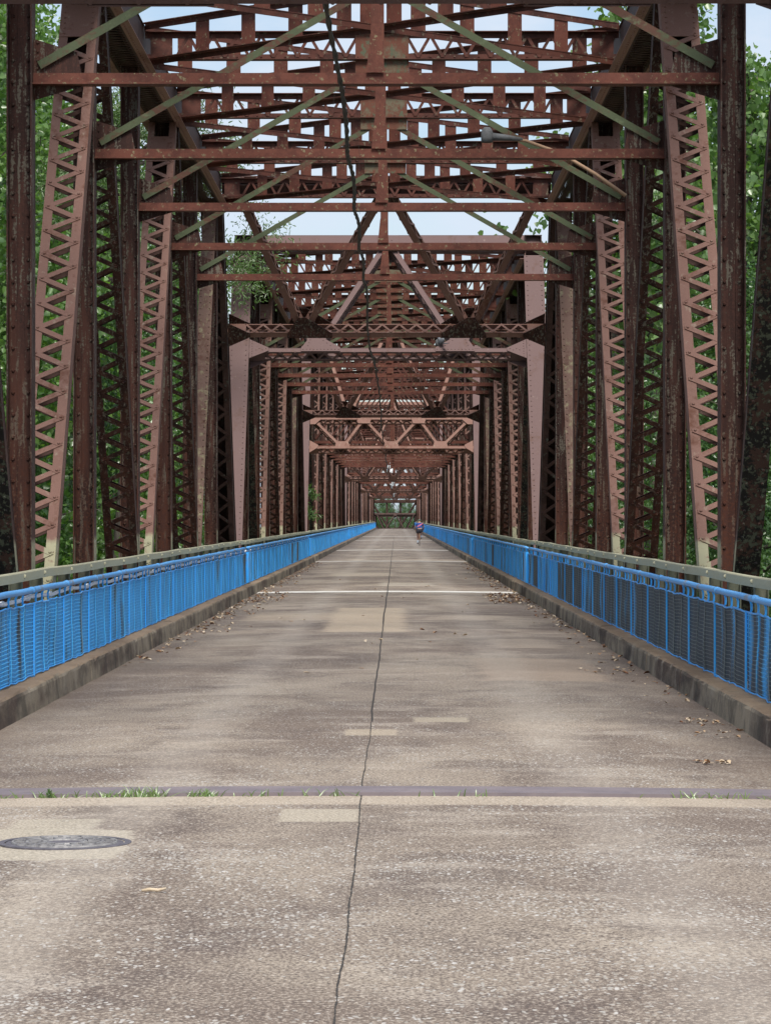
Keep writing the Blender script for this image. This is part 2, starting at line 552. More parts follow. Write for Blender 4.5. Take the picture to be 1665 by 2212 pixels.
    for k in range(2, n - 1):
        o = inst('top_strut', me_ts, root, (0, k * p, 0)); inst('lacing', me_tl, o); inst('gusset_plate', me_tg, o)
    o = inst('top_strut', me_ts, root, (0, (n - 1) * p - .30, 0)); inst('lacing', me_tl, o)
    # laterals: double layered X bracing with batten plates
    for sg in (-1, 1):
        fr = Fr((-sg * xs, .12, cbot + .30), (sg * xs, p - .12, cbot + .30), (0, 0, 1))
        m = MB()
        for z0, z1, lip in ((-.29, -.20, -.20), (.24, .33, .33)):
            m.box(fr, 0, fr.L, z0, z1, -.012 * sg - .006, -.012 * sg + .006)
            m.box(fr, 0, fr.L, lip - .012, lip, -.09, .0)
        k = .75; bts = []
        while k < fr.L - .5:
            tgt = MB() if fine else m
            tgt.box(fr, k - .135, k + .135, -.27, .31, -.02 * sg - .005 - .004 * sg, -.02 * sg + .005 - .004 * sg)
            if fine: bts.append(tgt.mesh('batten', M['strut']))
            k += .93
        me_l = m.mesh('lateral_brace', M['lateral'])
        for k in range(1, n - 1):
            o = inst('lateral_brace', me_l, root, (0, k * p, .002 * sg))
            for q in bts: inst('batten', q, o)
    # --- portals in the plane of the end posts
    for end in (0, 1):
        A0, B0 = ((0, 0, zb), (0, p, H)) if end == 0 else ((0, n * p, zb), (0, (n - 1) * p, H))
        fp = Fr(A0, B0, XV)
        s_of = lambda z: (z - zb) / (H - zb) * fp.L
        sl, st = s_of(portal_z), fp.L + .10
        mt = (M['mauve'] if fine else M['paint']) if end == 0 else M['paint']
        root_xi = CC - .24
        def member(P0, P1, A, D, nm, pitch=.18, fl=.06, mt=mt):
            fr = Fr(P0, P1, fp.w)
            m, lc = laced_box(fr, A, D, fl, pitch, 'lace', 'lace', tie=.4, bw=.05, riv=False)
            o = inst(nm, m.mesh(nm, mt), root); inst('lacing', lc.mesh(nm + '_lacing', mt), o)
            return o
        low = member(fp.P(sl, -root_xi, 0), fp.P(sl, root_xi, 0), .17, .05, 'portal_strut')
        tx = CC + .22 if end == 0 else root_xi
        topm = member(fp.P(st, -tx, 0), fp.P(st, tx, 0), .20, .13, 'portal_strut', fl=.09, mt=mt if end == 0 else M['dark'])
        rows = [(sl, st)]
        if two_tier:
            s2 = s_of(portal_z + 1.25)
            member(fp.P(s2, -root_xi, 0), fp.P(s2, root_xi, 0), .17, .06, 'portal_strut')
            q = [(-3.3, s2), (-2.05, sl), (-1.15, s2), (0, sl), (1.15, s2), (2.05, sl), (3.3, s2)]
            for a, b in zip(q[:-1], q[1:]):
                member(fp.P(a[1], a[0], 0), fp.P(b[1], b[0], 0), .14, .045, 'portal_brace')
            def gus(pts, b0):
                g = MB(); g.poly(fp, pts, b0, b0 + .012); inst('gusset_plate', g.mesh('portal_gusset', mt), low)
            for x, s_ in q[1:-1]:
                for b0 in (-.20, .188):
                    sg = 1 if s_ == sl else -1
                    gus([(s_ - .08 * sg, x - .34), (s_ + .30 * sg, x - .24), (s_ + .30 * sg, x + .24), (s_ - .08 * sg, x + .34)][::sg], b0)
            for x in (-1, 1):
                gus([(s2 - .35, x * 3.42), (s2 - .35, x * 3.2), (s2 - .1, x * 2.98), (s2 + .1, x * 2.98), (s2 + .1, x * 3.42)][::-x], -.205)
                gus([(sl - .3, x * 3.42), (sl - .05, x * 3.1), (sl + .1, x * 3.05), (sl + .35, x * 3.42)][::-x], -.205)
            rows = [(s2, st)]
        for a, b in rows:
            q = [(-3.25, b), (-1.8, a), (0, b), (1.8, a), (3.25, b)]
            for u_, v_ in zip(q[:-1], q[1:]):
                P0 = fp.P(u_[1], u_[0] * (.97 if u_[1] == b else 1), 0)
                member(P0, fp.P(v_[1], v_[0], 0), .15, .055, 'portal_brace')
            if not two_tier:
                gm = mt if end == 0 else M['rust']
                for b0 in (-.205, .193):
                    bb, dr = (b0, -1) if b0 < 0 else (b0 + .012, 1)
                    for sg in (-1, 1):
                        g = MB()
                        pts = [(a - .06, sg * 2.15), (a + .04, sg * 2.15), (a + .46, sg * 1.90), (a + .46, sg * 1.74), (a + .06, sg * 1.18), (a - .06, sg * 1.18)]
                        g.poly(fp, pts[::sg], b0, b0 + .012)
                        if riv:
                            for j in range(11): g.rivet(fp, a, sg * (1.22 + j * .088), bb, dr, .016)
                            for j in range(4): g.rivet(fp, a + .12 + j * .09, sg * (1.98 - j * .028), bb, dr, .016); g.rivet(fp, a + .12 + j * .08, sg * (1.42 + j * .09), bb, dr, .016)
                        inst('gusset_plate', g.mesh('portal_gusset', gm), low)
                        g = MB()
                        pts = [(a - .28, sg * 3.43), (a - .04, sg * 2.95), (a + .05, sg * 2.95), (a + .32, sg * 3.43)]
                        g.poly(fp, pts[::-sg], b0, b0 + .012)
                        if riv:
                            for j in range(7): g.rivet(fp, a - .22 + j * .08, sg * 3.36, bb, dr, .016)
                            for j in range(4): g.rivet(fp, a + (.02 if j % 2 else -.02), sg * (3.26 - j * .08), bb, dr, .016)
                        inst('gusset_plate', g.mesh('portal_gusset', gm), low)
                    g = MB(); b1 = b0 * 1.1
                    g.poly(fp, [(b + .12, -.26), (b + .12, .26), (b - .40, .26), (b - .40, -.26)], b1, b1 + .012)
                    if riv:
                        bb, dr = (b1, -1) if b1 < 0 else (b1 + .012, 1)
                        for j in range(4):
                            for sg in (-1, 1): g.rivet(fp, b - .05 - j * .09, sg * (.09 + .035 * j), bb, dr, .017)
                    inst('gusset_plate', g.mesh('portal_gusset', gm), topm)
    return root

P8 = 6.56
Y_A, Y_B = 18.81, 71.85
spanA = build_span('truss_span', P8, 8, 8.65, -.5, 6.31, 5.82,
                   label='nearest rusty steel truss span framing the foreground with green sway braces', loc=(0, Y_A, 0))
spanB = copy_tree(spanA); spanB.location = (0, Y_B, 0)
spanB['label'] = 'second truss span, entered under a mauve portal with triangular gusset plates'
P12 = 8.12
Y_C = 125.0
spanC = build_span('truss_span', P12, 12, 10.2, -.5, 5.25, 4.62, two_tier=True, fine=False,
                   label='third truss span, entered under a deep pink portal with zigzag bracing', loc=(0, Y_C, 0))
far_lab = ['fourth truss span, a dark brown tunnel beyond the zigzag portal', 'fifth truss span far along the straight deck',
           'sixth truss span, last of the straight row before the bend']
YS = [Y_C + 12 * P12 + .7]
for i, lb in enumerate(far_lab):
    s_ = copy_tree(spanC)
    s_.location = (0, YS[-1], 0)
    s_['label'] = lb
    YS.append(YS[-1] + 12 * P12 + .7)
Y_END = 470.0
spanG = copy_tree(spanA)
spanG.location = (0, 522.0, -6.3)
spanG['label'] = 'tiny dark truss span sunk below the end of the deck, only its portal showing'
spanH = copy_tree(spanA)
spanH.location = (24, 622.0, -3.4); spanH.rotation_euler = (0, 0, R(68))
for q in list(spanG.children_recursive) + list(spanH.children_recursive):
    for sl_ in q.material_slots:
        sl_.link = 'OBJECT'; sl_.material = M['dark']  # distant shadow and haze painted on as one dark material
spanH['label'] = 'tiny truss span seen from its side far beyond the end of the deck'

# ------------------------------------------------------------------ road, kerbs, joints
def road_material():
    t = NT('worn concrete')
    c = t.n('TexCoord').outputs['Object']
    xyz = t.sep(c)
    wob = t.math('MULTIPLY', t.math('SUBTRACT', t.noise(c, 2.2, 6, .6), .5), .5)
    wx = t.math('ADD', xyz[0], wob)
    wy = t.math('ADD', xyz[1], t.math('MULTIPLY', wob, 1.6))
    big = t.noise(t.mapping(c, (.45, .22, 1)), 1.0, 7, .62, .6)
    streak = t.noise(t.mapping(c, (.5, .8, 1), (7, 3, 0)), 1.6, 8, .68)
    grit = t.noise(t.mapping(c, (1, .7, 1)), 62, 5, .72)
    mid = t.noise(t.mapping(c, (.75, .42, 1)), 1.3, 8, .66, .5)
    fine = t.noise(c, 260, 2, .6)
    col = t.mix(t.step(big, .40, .60), (.150, .112, .088), (.310, .255, .198))
    col = t.mix(t.math('MULTIPLY', t.step(t.math('ADD', mid, t.math('MULTIPLY', t.math('SUBTRACT', grit, .5), .35)), .50, .62), .62), col, (.095, .070, .060))
    col = t.mix(t.math('MULTIPLY', t.step(streak, .53, .64), .5), col, (.43, .37, .305))
    col = t.mix(t.math('MULTIPLY', t.step(grit, .50, .60), .80), col, (.078, .062, .052))
    col = t.mix(t.math('MULTIPLY', t.step(grit, .47, .37), .72), col, (.48, .42, .35))
    # exposed aggregate: pale stones, dense only in some areas
    v = t.n('TexVoronoi'); v.inputs['Scale'].default_value = 27
    wv = t.n('TexNoise'); wv.inputs['Scale'].default_value = 9; t.l(c, wv.inputs['Vector'])
    t.l(t.vmath('ADD', t.mapping(c, (1.9, 1, 1)), t.vmath('MULTIPLY', wv.outputs['Color'], (.10, .14, 0))), v.inputs['Vector'])
    vd, vc = v.outputs['Distance'], v.outputs['Color']
    rnd = t.sep(vc)
    area = t.noise(t.mapping(c, (.7, .5, 1), (4, 2, 0)), 1.1, 5, .6)
    near = t.step(xyz[1], 34.0, 16.0)
    lim = t.math('ADD', t.math('MULTIPLY', t.step(area, .45, .58), .44), .035)
    lim = t.math('MULTIPLY', lim, t.math('ADD', t.math('MULTIPLY', near, .75), .25))
    stone = t.math('MULTIPLY', t.math('LESS_THAN', rnd[0], lim), t.math('SUBTRACT', 1.0, t.step(vd, .38, .54)))
    scol = t.mix(rnd[1], (.27, .24, .20), (.50, .475, .44))
    col = t.mix(t.math('MULTIPLY', stone, .88), col, scol)
    # repair patches: x0,x1,y0,y1,softness,colour,opacity
    pats = [(-4, 4, 18.42, 19.02, .05, (.45, .375, .29), .72), (-.46, -.005, 17.38, 18.14, .02, (.42, .365, .285), .85),
            (-1.95, -1.46, 17.0, 17.62, .03, (.42, .37, .29), .72), (-2.4, -1.20, 15.55, 17.05, .03, (.42, .37, .29), .85),
            (-.20, .215, 24.3, 25.0, .02, (.43, .36, .27), .7), (.36, .82, 25.9, 26.5, .02, (.43, .37, .28), .7),
            (1.15, 2.5, 32.6, 37.9, .06, (.36, .28, .21), .65), (-.9, .36, 46.5, 59.0, .08, (.46, .37, .27), .7),
            (-2.4, -.35, 52, 56, .1, (.43, .35, .26), .5), (1.5, 2.4, 41, 44, .1, (.44, .36, .28), .5),
            (-.2, 1.2, 78, 82, .1, (.5, .44, .36), .55), (-1.8, .1, 92, 97, .1, (.46, .39, .30), .5)]
    for x0, x1, y0, y1, sf, pc, op in pats:
        def edge(q, lo, hi, s_):
            return t.math('MULTIPLY', t.step(q, lo - s_, lo + s_), t.step(q, hi + s_, hi - s_))
        msk = t.math('MULTIPLY', edge(wx if x1 - x0 > .5 else xyz[0], x0, x1, sf), edge(wy if y1 - y0 > .8 else xyz[1], y0, y1, sf))
        pc2 = t.mix(t.step(grit, .38, .62), tuple(min(1, k * 1.18) for k in pc), tuple(k * .62 for k in pc))
        col = t.mix(t.math('MULTIPLY', msk, op), col, pc2)
    # darker grime towards the kerbs, faint tyre-wide bands
    for cx_, hw_ in ((-1.35, .34), (1.45, .38)):
        lane = t.step(t.math('ABSOLUTE', t.math('SUBTRACT', wx, cx_)), hw_, hw_ * .3)
        col = t.mix(t.math('MULTIPLY', lane, .22), col, (.44, .39, .33))
    ax = t.math('ABSOLUTE', xyz[0])
    grime = t.math('MULTIPLY', t.step(t.math('ADD', ax, t.math('MULTIPLY', wob, 1.2)), 2.1, 3.1), .55)
    col = t.mix(grime, col, (.115, .088, .072))
    col = t.mul(col, t.mix(fine, (.82, .82, .82), (1.15, 1.15, 1.15)))
    t.color(col)
    t.bsdf.inputs['Roughness'].default_value = .85
    t.bump(t.math('ADD', grit, t.math('MULTIPLY', stone, .6)), .5, .006)
    return t.mat
M['road'] = road_material()

def crown(x): return .03 * (1 - min(1, (x / 3.05)) ** 2) if abs(x) < 3.05 else 0
def road_sheet(name, y0, y1, step):
    xs = np.linspace(-3.06, 3.06, 25)
    ys = np.arange(y0, y1 + 1e-6, step)
    V = [(x, y, crown(abs(x))) for y in ys for x in xs]
    nx = len(xs)
    F = [(j * nx + i, j * nx + i + 1, (j + 1) * nx + i + 1, (j + 1) * nx + i) for j in range(len(ys) - 1) for i in range(nx - 1)]
    return np_mesh(name, V, F, M['road'], smooth=True)
tag(inst('road', road_sheet('road', -14, 518, 4.0)), kind='structure')
# slab body under the sheet
m = MB()
m.abox(-3.6, 3.6, 18.9, 518, -.42, -.03)
M['slab'] = (lambda t: (t.color(t.mix(t.noise(t.coords(False), 1.5, 6), (.18, .16, .14), (.32, .29, .25))), t.mat)[1])(NT('slab concrete'))
tag(inst('bridge_deck', m.mesh('bridge_deck', M['slab'])), kind='structure')
m = MB(); m.abox(-3.6, 3.6, -14, 18.8, -7, -.04)
tag(inst('approach_embankment', m.mesh('approach', M['slab'])), kind='structure')

def kerb_material():
    t = NT('kerb concrete')
    c = t.n('TexCoord').outputs['Object']
    isl = t.island()
    n = t.noise(t.mapping(c, (2, .9, .8)), 2.0, 9, .70)
    g = t.noise(c, 60, 4, .65)
    b = t.noise(t.mapping(c, (1, .25, 1)), 1.3, 5, .6)
    col = t.mix(isl, (.18, .145, .108), (.32, .265, .19))
    col = t.mix(t.step(b, .47, .60), col, (.095, .066, .050))
    col = t.mix(t.math('MULTIPLY', t.step(n, .48, .60), .62), col, (.045, .040, .032))
    col = t.mix(t.math('MULTIPLY', t.step(n, .45, .36), .55), col, (.36, .32, .25))
    up = t.step(t.sep(t.nor())[2], .6, .9)
    topc = t.mix(b, (.33, .22, .13), (.16, .12, .085))
    col = t.mix(t.math('MULTIPLY', up, .75), col, topc)
    col = t.mul(col, t.mix(g, (.6, .6, .6), (1.35, 1.35, 1.35)))
    t.color(col)
    t.bump(g, .6, .01)
    return t.mat
M['kerb'] = kerb_material()
def kerb(side):
    rr = random.Random(5 + side)
    m = MB()
    y = -6.0
    while y < 515:
        ln = rr.choice((2.05, 4.1, 4.1, 6.2)) if y < 140 else 12.2
        ln = min(ln, 516 - y)
        j0 = rr.uniform(-.004, .004)
        ns = max(2, int(ln / .25)) if y < 70 else 2
        prof0 = [(3.045, -.02), (3.05, 0.0), (3.065, .19), (3.075, .215), (3.10, .228), (3.22, .232), (3.46, .234), (3.46, -.3)]
        rows = []
        for i in range(ns + 1):
            yy = y + .006 + (ln - .012) * i / ns
            row = []
            for k, (px, pz) in enumerate(prof0):
                jx = rr.uniform(-.006, .006) if 1 < k < 6 else 0
                jz = rr.uniform(-.005, .005) if 2 < k < 7 else 0
                row.append((side * (px + j0 + jx), yy, pz + jz))
            rows.append(row)
        npf = len(prof0)
        vs = [v for r_ in rows for v in r_]
        fs = []
        for i in range(ns):
            for k in range(npf - 1):
                f = (i * npf + k, (i + 1) * npf + k, (i + 1) * npf + k + 1, i * npf + k + 1)
                fs.append(f if side < 0 else f[::-1])
        fs.append(tuple(range(npf))); fs.append(tuple(ns * npf + k for k in range(npf))[::-1])
        m.add(vs, fs)
        y += ln
    o = inst('kerb', m.mesh('kerb', M['kerb'], smooth=False))
    tag(o, kind='structure')
kerb(-1); kerb(1)

# steel joint plate at the start of the first span, pale joints further on
def flat_mat(name, c0, c1, sc=6, rough=.7, stretch=(1, 1, 1), metal=0):
    t = NT(name)
    c = t.coords(False)
    n = t.noise(t.mapping(c, stretch), sc, 6, .6)
    t.color(t.mix(t.step(n, .35, .65), c0, c1))
    t.bsdf.inputs['Roughness'].default_value = rough
    t.bsdf.inputs['Metallic'].default_value = metal
    t.bump(n, .2, .004)
    return t.mat
M['jointsteel'] = flat_mat('joint steel', (.16, .135, .145), (.21, .175, .18), 4, .55)
M['jointpale'] = flat_mat('pale joint', (.50, .47, .42), (.74, .72, .67), 3, .8)
def cross_strip(name, y0, y1, dz, mat, gap=None, wob=0, thick=0):
    m = MB()
    xs = list(np.linspace(-3.04, 3.04, 41))
    rr = random.Random(int(y0 * 10))
    vs = []
    for x in xs:
        j = rr.uniform(-wob, wob)
        vs += [(x, y0 + j, crown(abs(x)) + dz), (x, y1 + j * .5, crown(abs(x)) + dz)]
    fs = [(2 * i, 2 * i + 2, 2 * i + 3, 2 * i + 1) for i in range(len(xs) - 1) if gap is None or not (gap[0] < xs[i] < gap[1])]
    m.add(vs, fs)
    if thick:
        vs2 = [(v[0], v[1], v[2] - thick) for v in vs[0::2]]
        top = vs[0::2]
        n = len(top)
        m.add(top + vs2, [(i + n, i + 1 + n, i + 1, i) for i in range(n - 1)])
    return inst(name, m.mesh(name, mat))
o = cross_strip('expansion_joint', 19.0, 19.45, .022, M['jointsteel'], thick=.03)
tag(o, 'grey steel expansion joint plate across the road at the bridge start', 'expansion joint')
M['jointworn'] = flat_mat('worn pale joint', (.34, .30, .25), (.56, .52, .46), 2, .8)
jl = {71.45: 'brightest thin white joint line across the deck below the mauve portal', 122.6: 'pale joint line across the deck below the zigzag pink portal',
      165.5: 'thin pale joint line across the deck just before the cyclist', 242.0: 'thin pale joint line across the deck beyond the cyclist', 292.0: 'farthest pale joint line across the deck near the bend'}
for yj, lb in jl.items():
    wdt = 1.3 if yj < 80 else (2.2 if yj < 130 else 2.2 + yj * .012)
    o = cross_strip('expansion_joint', yj, yj + wdt, .004, M['jointpale'] if yj < 80 else M['jointworn'], wob=.05)
    tag(o, lb, 'expansion joint', 'pale joints across the deck')

# longitudinal crack along the centre of the road
m = MB()
rr = random.Random(3)
y = -10.0; x = 0; vs = []; rows = 0
while y < 300:
    st = .05 if y < 30 else (.3 if y < 80 else 2)
    x += rr.uniform(-.0018, .0018); x *= .985
    xx = x + .005 * math.sin(y * .55) + .003 * math.sin(y * 2.7)
    wd = (.0018 + rr.uniform(0, .0034)) if y < 26 else (.008 if y < 50 else .012)
    vs += [(xx - wd, y, crown(abs(xx)) + .004), (xx + wd, y, crown(abs(xx)) + .004)]
    rows += 1; y += st
m.add(vs, [(2 * i, 2 * i + 1, 2 * i + 3, 2 * i + 2) for i in range(rows - 1) if not 18.99 < vs[2 * i][1] < 19.42])
M['crack'] = flat_mat('crack filler', (.022, .02, .018), (.07, .06, .05), 30)
tag(inst('pavement_crack', m.mesh('pavement_crack', M['crack'])), kind='structure')

# manhole cover
M['iron'] = flat_mat('cast iron', (.075, .070, .082), (.135, .125, .14), 20, .5)
mh = empty('manhole_cover', (-1.545, 16.3, crown(1.545)), 'round dark cast iron manhole cover set in a pale patch of concrete', 'manhole cover')
m = MB(); m.lathe([(.353, -.01), (.353, .006), (.318, .006), (.318, -.004)], 48)
inst('rim', m.mesh('manhole_rim', M['iron']), mh)
m = MB(); m.lathe([(.312, -.02), (.312, .003), (.30, .005), (.0001, .005)], 48)
m.m = 1
for rr_, w_ in ((.275, .008), (.20, .01), (.11, .012)):
    m.lathe([(rr_ - w_, .0045), (rr_ - w_ * .6, .013), (rr_ + w_ * .6, .013), (rr_ + w_, .0045)], 40)
fz = Fr((0, 0, 0), (0, 0, 1), XV)
for k in range(16):
    a = k * math.pi / 8
    for r0, r1, off in ((.125, .185, 0), (.215, .262, .2)):
        f2 = Fr((r0 * math.cos(a + off), r0 * math.sin(a + off), .009), (r1 * math.cos(a + off), r1 * math.sin(a + off), .009), (0, 0, 1))
        m.box(f2, 0, f2.L, -.006, .005, -.011, .011)
inst('cover', m.mesh('manhole_lid', [M['iron'], flat_mat('worn iron', (.13, .125, .13), (.30, .29, .28), 25, .45)]), mh)

# ------------------------------------------------------------------ blue fences and khaki guardrails
def fence_mat(name, dark, wires=False):
    t = NT(name)
    c = t.coords()
    p = t.n('TexCoord').outputs['Object']
    st = t.noise(t.mapping(c, (1, 1.5, .22)), 1.9, 7, .6)
    bl = t.noise(c, 1.3, 4, .6)
    cell = t.voronoi(t.mapping(p, (1, 1, 1.6)), 55)
    blue = t.mix(bl, (.036, .42, .95), (.070, .53, 1.0))
    lite = t.mix(bl, (.075, .48, .92), (.12, .58, .98))
    mold = t.mix(cell, (.012, .012, .010), (.048, .044, .034))
    base = lite if wires else blue
    if wires: mold = t.mix(bl, (.13, .125, .095), (.20, .20, .17))
    oi = t.n('ObjectInfo').outputs['Random']
    f = t.math('ADD', st, t.math('MULTIPLY', t.math('SUBTRACT', oi, .5), .22))
    lo = .355 if dark else .635
    msk = t.step(f, lo - .03, lo + .07)
    col = t.mix(t.math('MULTIPLY', msk, .93), base, mold)
    if not wires:
        col = t.mul(col, t.mix(t.step(cell, .25, .55), (1.15, 1.15, 1.15), (.72, .72, .72)))
    t.color(col)
    t.bsdf.inputs['Roughness'].default_value = .5
    if not wires: t.bump(cell, .5, .006)
    return t.mat
M['mesh_blue'] = fence_mat('blue mesh', False)
M['mesh_dark'] = fence_mat('weathered mesh', True)
M['wire_blue'] = fence_mat('blue wire', False, True)
M['wire_dark'] = fence_mat('weathered wire', True, True)
def blue_paint(name, c0, c1, worn):
    t = NT(name)
    c = t.coords()
    n = t.noise(t.mapping(c, (1, .35, 1)), 3.0, 7, .62)
    g = t.noise(c, 40, 4)
    col = t.mix(n, c0, c1)
    col = t.mix(t.math('MULTIPLY', t.step(t.math('ADD', n, t.math('MULTIPLY', g, .12)), .64, .72), worn), col, (.24, .21, .17))
    t.color(col); t.bsdf.inputs['Roughness'].default_value = .42
    return t.mat
M['pipe'] = blue_paint('blue pipe paint', (.06, .32, .74), (.17, .46, .85), .75)
M['bluebar'] = blue_paint('blue bar paint', (.035, .36, .90), (.08, .48, 1.0), .3)
M['conduit'] = flat_mat('white conduit', (.72, .74, .78), (.86, .87, .88), 8, .4)

PL = 2.66
def fence_panel(side, variant, mats):
    """one mesh panel, y from 0 to PL, on x = 0; the roadway is on the -side side"""
    rr = np.random.default_rng(variant * 7 + (3 if side > 0 else 0))
    inn = -side
    zb_, zt = .255, .925
    ny, nz = 28, 10
    ys = np.linspace(0.02, PL - .02, ny)
    ph = rr.uniform(0, 6.28, 4)
    def wave(y, z):
        return inn * (.008 * math.sin(y * 5.1 + ph[0]) + .007 * math.sin(y * 9.7 + ph[1] + z * 2) + .008 * math.sin(z * 7 + ph[2] + y)) * min(1, 6 * y / PL, 6 * (PL - y) / PL)
    def zz(y, z): return z + (.007 * math.sin(y * 4.3 + ph[3]) + .004 * math.sin(y * 13 + ph[1])) * min(1, 5 * y / PL, 5 * (PL - y) / PL)
    m = MB()
    vs = [(wave(y, z), y, zz(y, z)) for z in np.linspace(zb_, zt, nz) for y in ys]
    m.m = 0
    m.add(vs, [(j * ny + i, j * ny + i + 1, (j + 1) * ny + i + 1, (j + 1) * ny + i) for j in range(nz - 1) for i in range(ny - 1)])
    m.m = 1
    for z in np.arange(zb_ + .02, zt - .01, .037):
        m.tube([(wave(y, z) + inn * .007, y, zz(y, z)) for y in ys[::1]], .0036, 4, False)
    m.m = 2
    m.abox(*sorted((inn * .004, inn * .022)), -.022, .022, zb_ - .012, zt + .012)
    m.m = 1
    for yb in (PL * .34, PL * .67): m.tube([(wave(yb, z) + inn * .008, yb, z) for z in np.linspace(zb_, zt, 8)], .006, 4, False)
    m.m = 2
    m.tube([(inn * .008 + wave(y, zt), y, zz(y, zt) + .006) for y in ys], .009, 5)
    m.tube([(inn * .008 + wave(y, zb_), y, zz(y, zb_) - .004) for y in ys], .007, 5)
    # short feet to the kerb
    m.m = 2
    for yb in (.05, PL - .05): m.abox(-.012, .012, yb - .02, yb + .02, .225, zb_)
    return m.mesh('fence_panel', mats)
PAN = {}
for sd_ in (-1, 1):
    for v_ in range(3):
        PAN[(sd_, v_, 'b')] = fence_panel(sd_, v_, [M['mesh_blue'], M['wire_blue'], M['bluebar']])
    for v_ in range(3):
        PAN[(sd_, v_, 'd')] = fence_panel(sd_, v_ + 5, [M['mesh_dark'], M['wire_dark'], M['bluebar']])

FX = 3.26
def fence(side, y0, y1, label):
    root = empty('mesh_fence', (side * FX, y0, 0), label, 'fence', 'blue mesh fences on the kerbs')
    inn = -side
    n = max(1, int(round((y1 - y0 - .25) / PL)))
    sc = (y1 - y0 - .25) / (n * PL)
    rr = random.Random(int(y0) + side)
    for i in range(n):
        yy = y0 + i * PL * sc
        if side > 0: kind = 'd' if yy < 58 else ('d' if rr.random() < .12 else 'b')
        else: kind = 'd' if (yy < 120 and rr.random() < .04) else 'b'
        o = inst('mesh_panel', PAN[(side, rr.randrange(3), kind)], root, (0, i * PL * sc, 0))
        o.scale = (1, sc, 1)
    Lf = y1 - y0
    # solid painted panel that bridges the deck joint
    m = MB(); m.abox(*sorted((inn * .05, inn * .065)), Lf - .45, Lf + .55, .26, .965)
    m.abox(*sorted((inn * .0, inn * .05)), Lf - .45, Lf - .435, .26, .965)
    if y1 < 500: inst('joint_panel', m.mesh('joint_panel', M['bluebar']), root)
    # handrail pipe with its brackets
    m = MB()
    k = 0.0; pts = []
    while k < Lf + .01:
        pts.append((0, k, 1.058 + rr.uniform(-.005, .005))); k += 1.2
    m.tube(pts, .030, 10)
    k = 1.0
    while k < Lf:                                   # pipe sleeves
        m.tube([(0, k, 1.058), (0, k + .14, 1.058)], .035, 10); k += 3.1
    fine_ = y0 < 120
    bm = MB(); bm.tube([(0, 0, 1.04), (-inn * .012, 0, 1.0), (-inn * .012, 0, .95), (0, 0, .925)], .011, 5)
    bme = bm.mesh('rail_bracket', M['bluebar'], True)
    k = .35; i = 0
    while k < Lf:
        if fine_: inst('bracket', bme, root, (0, k, 0))
        else: m.tube([(0, k, 1.04), (-inn * .012, k, 1.0), (-inn * .012, k, .95), (0, k, .925)], .011, 4)
        i += 1; k += .52 if i % 3 else 1.05
    inst('handrail', m.mesh('handrail', M['pipe'], True), root)
    if side < 0 and y0 < 120:
        m = MB()
        pts = [(-inn * .035, k, .982 + .012 * math.sin(k * 1.9) + .006 * math.sin(k * 5)) for k in np.arange(0, Lf, .35)]
        m.tube(pts, .020, 8)
        k = .8
        while k < Lf: m.tube([(-inn * .035, k, .982), (-inn * .035, k + .09, .982)], .026, 8); k += 1.9
        inst('conduit', m.mesh('fence_conduit', M['conduit'], True), root)
    return root

RX = 3.405
def guardrail(side, y0, y1, label):
    root = empty('guardrail', (side * RX, y0, 0), label, 'guardrail', 'khaki guardrails along the trusses')
    inn = -side
    Lg = y1 - y0
    rr = random.Random(int(y0 * 3) + side)
    m = MB()
    pz = [(1.232 + rr.uniform(-.006, .006), rr.uniform(-.01, .01)) for _ in range(int(Lg / P8) + 3)]
    rows = []
    k = 0.0
    while k <= Lg + 1e-3:
        q = k / P8; i = int(q); f = q - i
        z = pz[i][0] * (1 - f) + pz[i + 1][0] * f - .010 * math.sin(f * math.pi); x = pz[i][1] * (1 - f) + pz[i + 1][1] * f
        rows.append((k, x, z)); k += .55
    vs = []
    for k, x, z in rows:
        for dx, dz in ((.0, -.094), (.0, -.012), (-.008, -.002), (-.052, 0), (-.052, -.012), (-.012, -.014), (-.012, -.094)):
            vs.append((inn * dx + x, k, z + dz))
    fs = []
    for i in range(len(rows) - 1):
        for j in range(6):
            f = (i * 7 + j, i * 7 + j + 1, (i + 1) * 7 + j + 1, (i + 1) * 7 + j)
            fs.append(f if side > 0 else f[::-1])
    m.add(vs, fs)
    fb = Fr((0, 0, 0), (0, 0, 1), (0, 1, 0))           # s=z, a=y, b = -x
    offs = (2.17, 4.39, 6.1)
    posts = []
    for pnl in range(int(Lg / P8) + 1):
        for of in offs:
            yy = pnl * P8 + of
            if yy < Lg - .1: posts.append(yy)
    for yy in posts:
        i = min(range(len(rows)), key=lambda q: abs(rows[q][0] - yy))
        m.rivet(fb, rows[i][2] - .045, yy, -(rows[i][1]), 1 if side > 0 else -1, .024)
    inst('rail_beam', m.mesh('rail_beam', M['khaki']), root)
    pm = MB()
    pm.abox(*sorted((-inn * .016, -inn * .13)), -.006, .006, -.2, 1.15)
    pm.abox(*sorted((-inn * .014, -inn * .026)), -.05, .05, -.2, 1.13)
    pm.abox(*sorted((-inn * .13, -inn * .142)), -.05, .05, -.2, 1.13)
    for z in (1.02, .93): pm.rivet(fb, z, 0, inn * 0 - (-inn * .014) * -1 if False else (inn * .014), 1 if side > 0 else -1, .02)
    me = pm.mesh('rail_post', M['olive'])
    for yy in posts: inst('rail_post', me, root, (0, yy, 0))
    return root
secs = [(Y_A + .1, 71.5, 'first span from the camera'), (71.55, 122.9, 'second span'), (122.95, 222.6, 'third span'), (222.65, 320.5, 'fourth span'), (320.55, 418.5, 'fifth span'), (418.6, 516, 'last span before the bend')]
